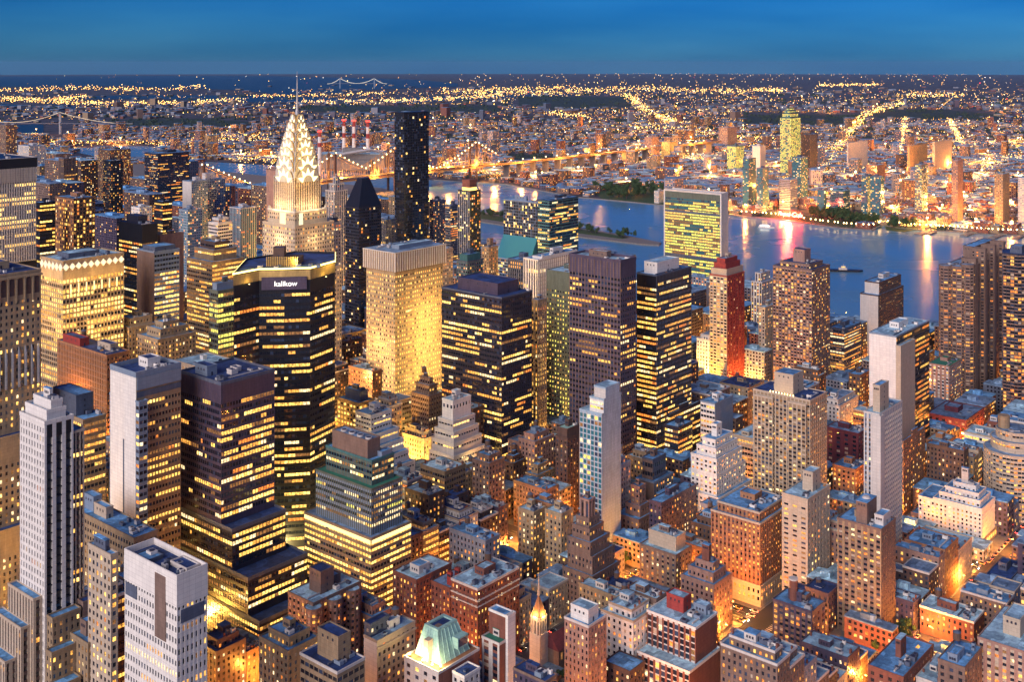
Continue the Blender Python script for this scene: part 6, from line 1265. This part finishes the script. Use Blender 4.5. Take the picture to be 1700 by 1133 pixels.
for px, n, j in (([(1041, 158), (1060, 175), (1083, 193), (1130, 206)], 330, 5), ([(1388, 252), (1410, 222), (1440, 190), (1500, 172)], 420, 5), ([(1490, 268), (1498, 235), (1503, 198)], 190, 3), ([(1600, 253), (1588, 225), (1575, 200)], 190, 3), ([(1040, 250), (1120, 262), (1180, 268)], 120, 5),
        ([(1465, 378), (1500, 340), (1540, 300), (1560, 270)], 420, 7), ([(1545, 384), (1590, 350), (1625, 300), (1650, 260)], 260, 6), ([(1600, 280), (1700, 262)], 150, 8), ([(1500, 382), (1700, 384)], 200, 4), ([(1560, 250), (1700, 236)], 130, 6), ([(1330, 345), (1360, 300), (1385, 260)], 130, 6),
        ([(0, 152), (60, 148), (150, 147), (260, 150), (340, 145)], 190, 5), ([(0, 166), (90, 168), (140, 162)], 210, 5), ([(90, 172), (200, 174), (300, 173), (400, 168)], 330, 5), ([(500, 172), (620, 170), (700, 168), (830, 160)], 300, 4), ([(420, 161), (520, 160), (640, 156)], 90, 3), ([(730, 152), (860, 156), (980, 152), (1060, 148), (1240, 154)], 420, 6), ([(800, 150), (960, 146)], 80, 4),
        ([(1250, 150), (1300, 152)], 70, 4), ([(1360, 143), (1460, 141)], 80, 3), ([(1500, 158), (1600, 160)], 90, 5), ([(60, 240), (200, 240), (330, 246)], 160, 6), ([(380, 262), (460, 268), (540, 262)], 220, 12), ([(330, 236), (440, 232)], 120, 12), ([(980, 122.9), (1240, 122.9)], 24, 1), ([(1260, 123), (1650, 122.9)], 40, 1), ([(910, 190), (980, 196)], 70, 5), ([(1050, 212), (1180, 222)], 150, 10), ([(1200, 230), (1400, 250)], 160, 12), ([(1270, 300), (1460, 290)], 180, 18), ([(730, 282), (840, 296)], 60, 4)):
    road(px, n, j)
tag(m.build('far_city_lights', lights), kind='stuff')
# added lamps standing in for the many far street lamps, lighting nearby roofs
fl = thing('stand_in_lamp', 'tall floodlight mast among the far streets', 'floodlight mast', group='floodlight masts in the far streets')
m = MB(); m.cyl(0, 0, 0, 22, .5, .3, 8); m.build('mast', wallmat('slate'), fl); m = MB(); m.cyl(0, 0, 22, 24, 2.0, 1.5, 8); m.build('lamp_ring', litmat('mast glow', (1, .62, .22), 18, 0), fl); point_light('stand_in_light', fl, (0, 0, 20), 5e5, (1, .34, .05), 3)
FP_ = [(1083, 193), (1110, 202), (1060, 172), (1395, 245), (1420, 212), (1450, 185), (1495, 255), (1500, 220), (1595, 240), (1582, 212), (1480, 360), (1510, 330), (1540, 298), (1560, 365), (1600, 335), (1630, 295), (1660, 350), (1690, 300), (1640, 262), (1100, 262), (1150, 268), (1200, 262), (1060, 245), (1230, 240), (1330, 320), (1300, 352), (1350, 285), (1420, 300), (1250, 300), (1180, 300), (1130, 290), (960, 290), (900, 300), (400, 262), (450, 265), (500, 258), (120, 245), (200, 240), (60, 225), (820, 290), (1500, 300), (1525, 345), (1575, 310), (1610, 360), (1655, 320), (1675, 350), (1550, 340), (1640, 240), (1690, 240), (1360, 255), (1300, 240), (1380, 330), (1620, 383), (1680, 388), (1470, 250), (1530, 250)]
random.seed(77)
while len(FP_) < 135:
    x = random.uniform(700, 1700) if random.random() < .8 else random.uniform(20, 700); y = random.uniform(175, 385)
    if is_wet(x, y) or (x < 640 and y > 262) or (x < 1000 and y > 300): continue
    FP_.append((x, y))
for k, p in enumerate(FP_):
    o = fl if k == 0 else copy_tree(fl); q = gpt(*p); o.location = (q[0], q[1], drop(*q)); s_ = max(1, q[1] / 3200); o.scale = (s_ ** .5,) * 3
# ------------------------------------------------------------ cars
CARS = []
for cname, ccol in (('car', 'offwhite'), ('taxi', 'gold'), ('car', 'slate')):
  car = thing(cname, {'offwhite': 'white car with its lamps on in a lit street', 'gold': 'yellow taxi with its lamps on in a lit street', 'slate': 'dark car with its lamps on in a lit street'}[ccol], 'car', group='cars in the lit streets'); CARS.append(car)
  m = MB(); m.prism([(-2.2, -.85), (2.2, -.85), (2.2, .85), (-2.2, .85)], .35, .9, 0, [(-2.15, -.8), (2.1, -.8), (2.1, .8), (-2.15, .8)]); m.prism([(-1.5, -.75), (1.0, -.75), (1.0, .75), (-1.5, .75)], .9, 1.45, 1, [(-1.1, -.62), (.4, -.62), (.4, .62), (-1.1, .62)]); m.build('body', [wallmat(ccol), GL], car)
  for x in (-1.4, 1.4):
    for y in (-.8, .8):
        w = MB(); w.prism([(x + .33 * math.cos(t), .33 * math.sin(t) + .33) for t in [k * .785 for k in range(8)]], -.1, .1); me = w.mesh('wheel', [wallmat('black')])
        for vv in me.vertices: vv.co = (vv.co.x, y + vv.co.z, vv.co.y)
        mk('wheel', me, car)
  for y in (-.6, .6): w = MB(); w.box(2.19, y - .15, .55, 2.24, y + .15, .75); w.build('headlight', litmat('headlight glow', (1, .9, .7), 70, 0), car); w = MB(); w.box(-2.24, y - .15, .6, -2.19, y + .15, .78); w.build('tail_light', litmat('tail light glow', (1, .04, .02), 40, 0), car)
nc = 0; SL = []
for u in US[4:9]:
    for j in range(-2, 8):
        for q in range(8): SL += [(u + lane, V0 + DV * j + 8 + q * 8.5 + random.uniform(-1, 1), math.pi / 2 * (1 if lane > 0 else -1), .5) for lane in (-7.6, -5, -1.7, 1.7, 5, 7.6)]
for j in range(-2, 8):
    for i in range(4, 9):
        n = int((US[i + 1] - US[i] - 24) / 6.5)
        for q in range(n): SL += [(US[i] + 14 + q * 6.5, V0 + DV * j + ln_, 0, .75 if abs(ln_) > 3 else .2) for ln_ in (-4.2, 0, 4.2)]
random.shuffle(SL)
for (u, v, rz, pr) in SL:
    X, Y = uv(u, v); x, y = scr(X, Y, 1)
    if not (0 < x < 1700 and y < 1133 and Y < 1000) or nc >= 290 or random.random() > pr: continue
    # keep the cars the camera can see down into the streets
    hid = False
    for (fX, fY, fw, fv, fh, xs, ty) in fill[:400]:
        if fY < Y and xs[0] < x < xs[2] and ty < y: hid = True; break
    if hid or any(Yh_ < Y and a < x < b_ and t_ < y < g_ for a, b_, Yh_, t_, g_ in HIDE): continue
    o = CARS[nc] if nc < 3 else copy_tree(CARS[random.choice((0, 1, 1, 2))]); nc += 1; o.location = (X, Y, .02); o.rotation_euler = (0, 0, GROT + rz)
print('cars', nc)
# ------------------------------------------------------------ boats
p = gpt(1428, 451); bt = thing('barge', 'long dark barge with a small lit wheelhouse in the middle of the river', 'barge', (p[0] - 35, p[1], .6), -.12)
m = MB(); m.prism([(-36, 0), (-24, -5.5), (32, -5.5), (38, 0), (32, 5.5), (-24, 5.5)], -.5, 2.4, 0); m.build('hull', wallmat('black'), bt); m = MB(); m.box(2, -3, 2.4, 14, 3, 5, 0); m.box(6, -2, 5, 12, 2, 8, 0); m.cyl(9, 0, 8, 12, .2, n=6); m.build('wheelhouse', wallmat('offwhite'), bt); m = MB(); m.box(5.9, -1.5, 6, 5.95, 1.5, 7.2); m.box(6.3, -2.06, 6, 11.6, -2.01, 7.2); m.build('cabin_window', L1, bt)
p = gpt(1272, 379); bt = thing('ferry', 'small white ferry with lit decks near the far bank', 'ferry', (p[0], p[1], .6), -.5)
m = MB(); m.prism([(-14, -4), (10, -4), (16, 0), (10, 4), (-14, 4)], -.5, 2.6, 0); m.box(-12, -3.4, 2.6, 8, 3.4, 5.4, 0); m.box(-8, -2.6, 5.4, 4, 2.6, 7.6, 0); m.build('hull', wallmat('white'), bt); m = MB(); m.box(-11, -3.5, 3.4, 7, -3.42, 4.8); m.build('cabin_window', litmat('ferry window', (1, .9, .7), 5, 0), bt)

# ------------------------------------------------------------ evening haze
m = MB(); m.box(-60000, -3000, -560, 60000, 78000, 420)
hz = m.build('haze', None); hz.data.materials.clear()
hm = bpy.data.materials.new('haze'); hm.use_nodes = True; hn = hm.node_tree; hn.nodes.clear()
ho = hn.nodes.new('ShaderNodeOutputMaterial'); pv = hn.nodes.new('ShaderNodeVolumePrincipled'); pv.inputs['Density'].default_value = .8e-5; pv.inputs['Color'].default_value = (.3, .62, 1, 1); pv.inputs['Anisotropy'].default_value = .1
hn.links.new(pv.outputs[0], ho.inputs['Volume']); hz.data.materials.append(hm); tag(hz, kind='stuff')
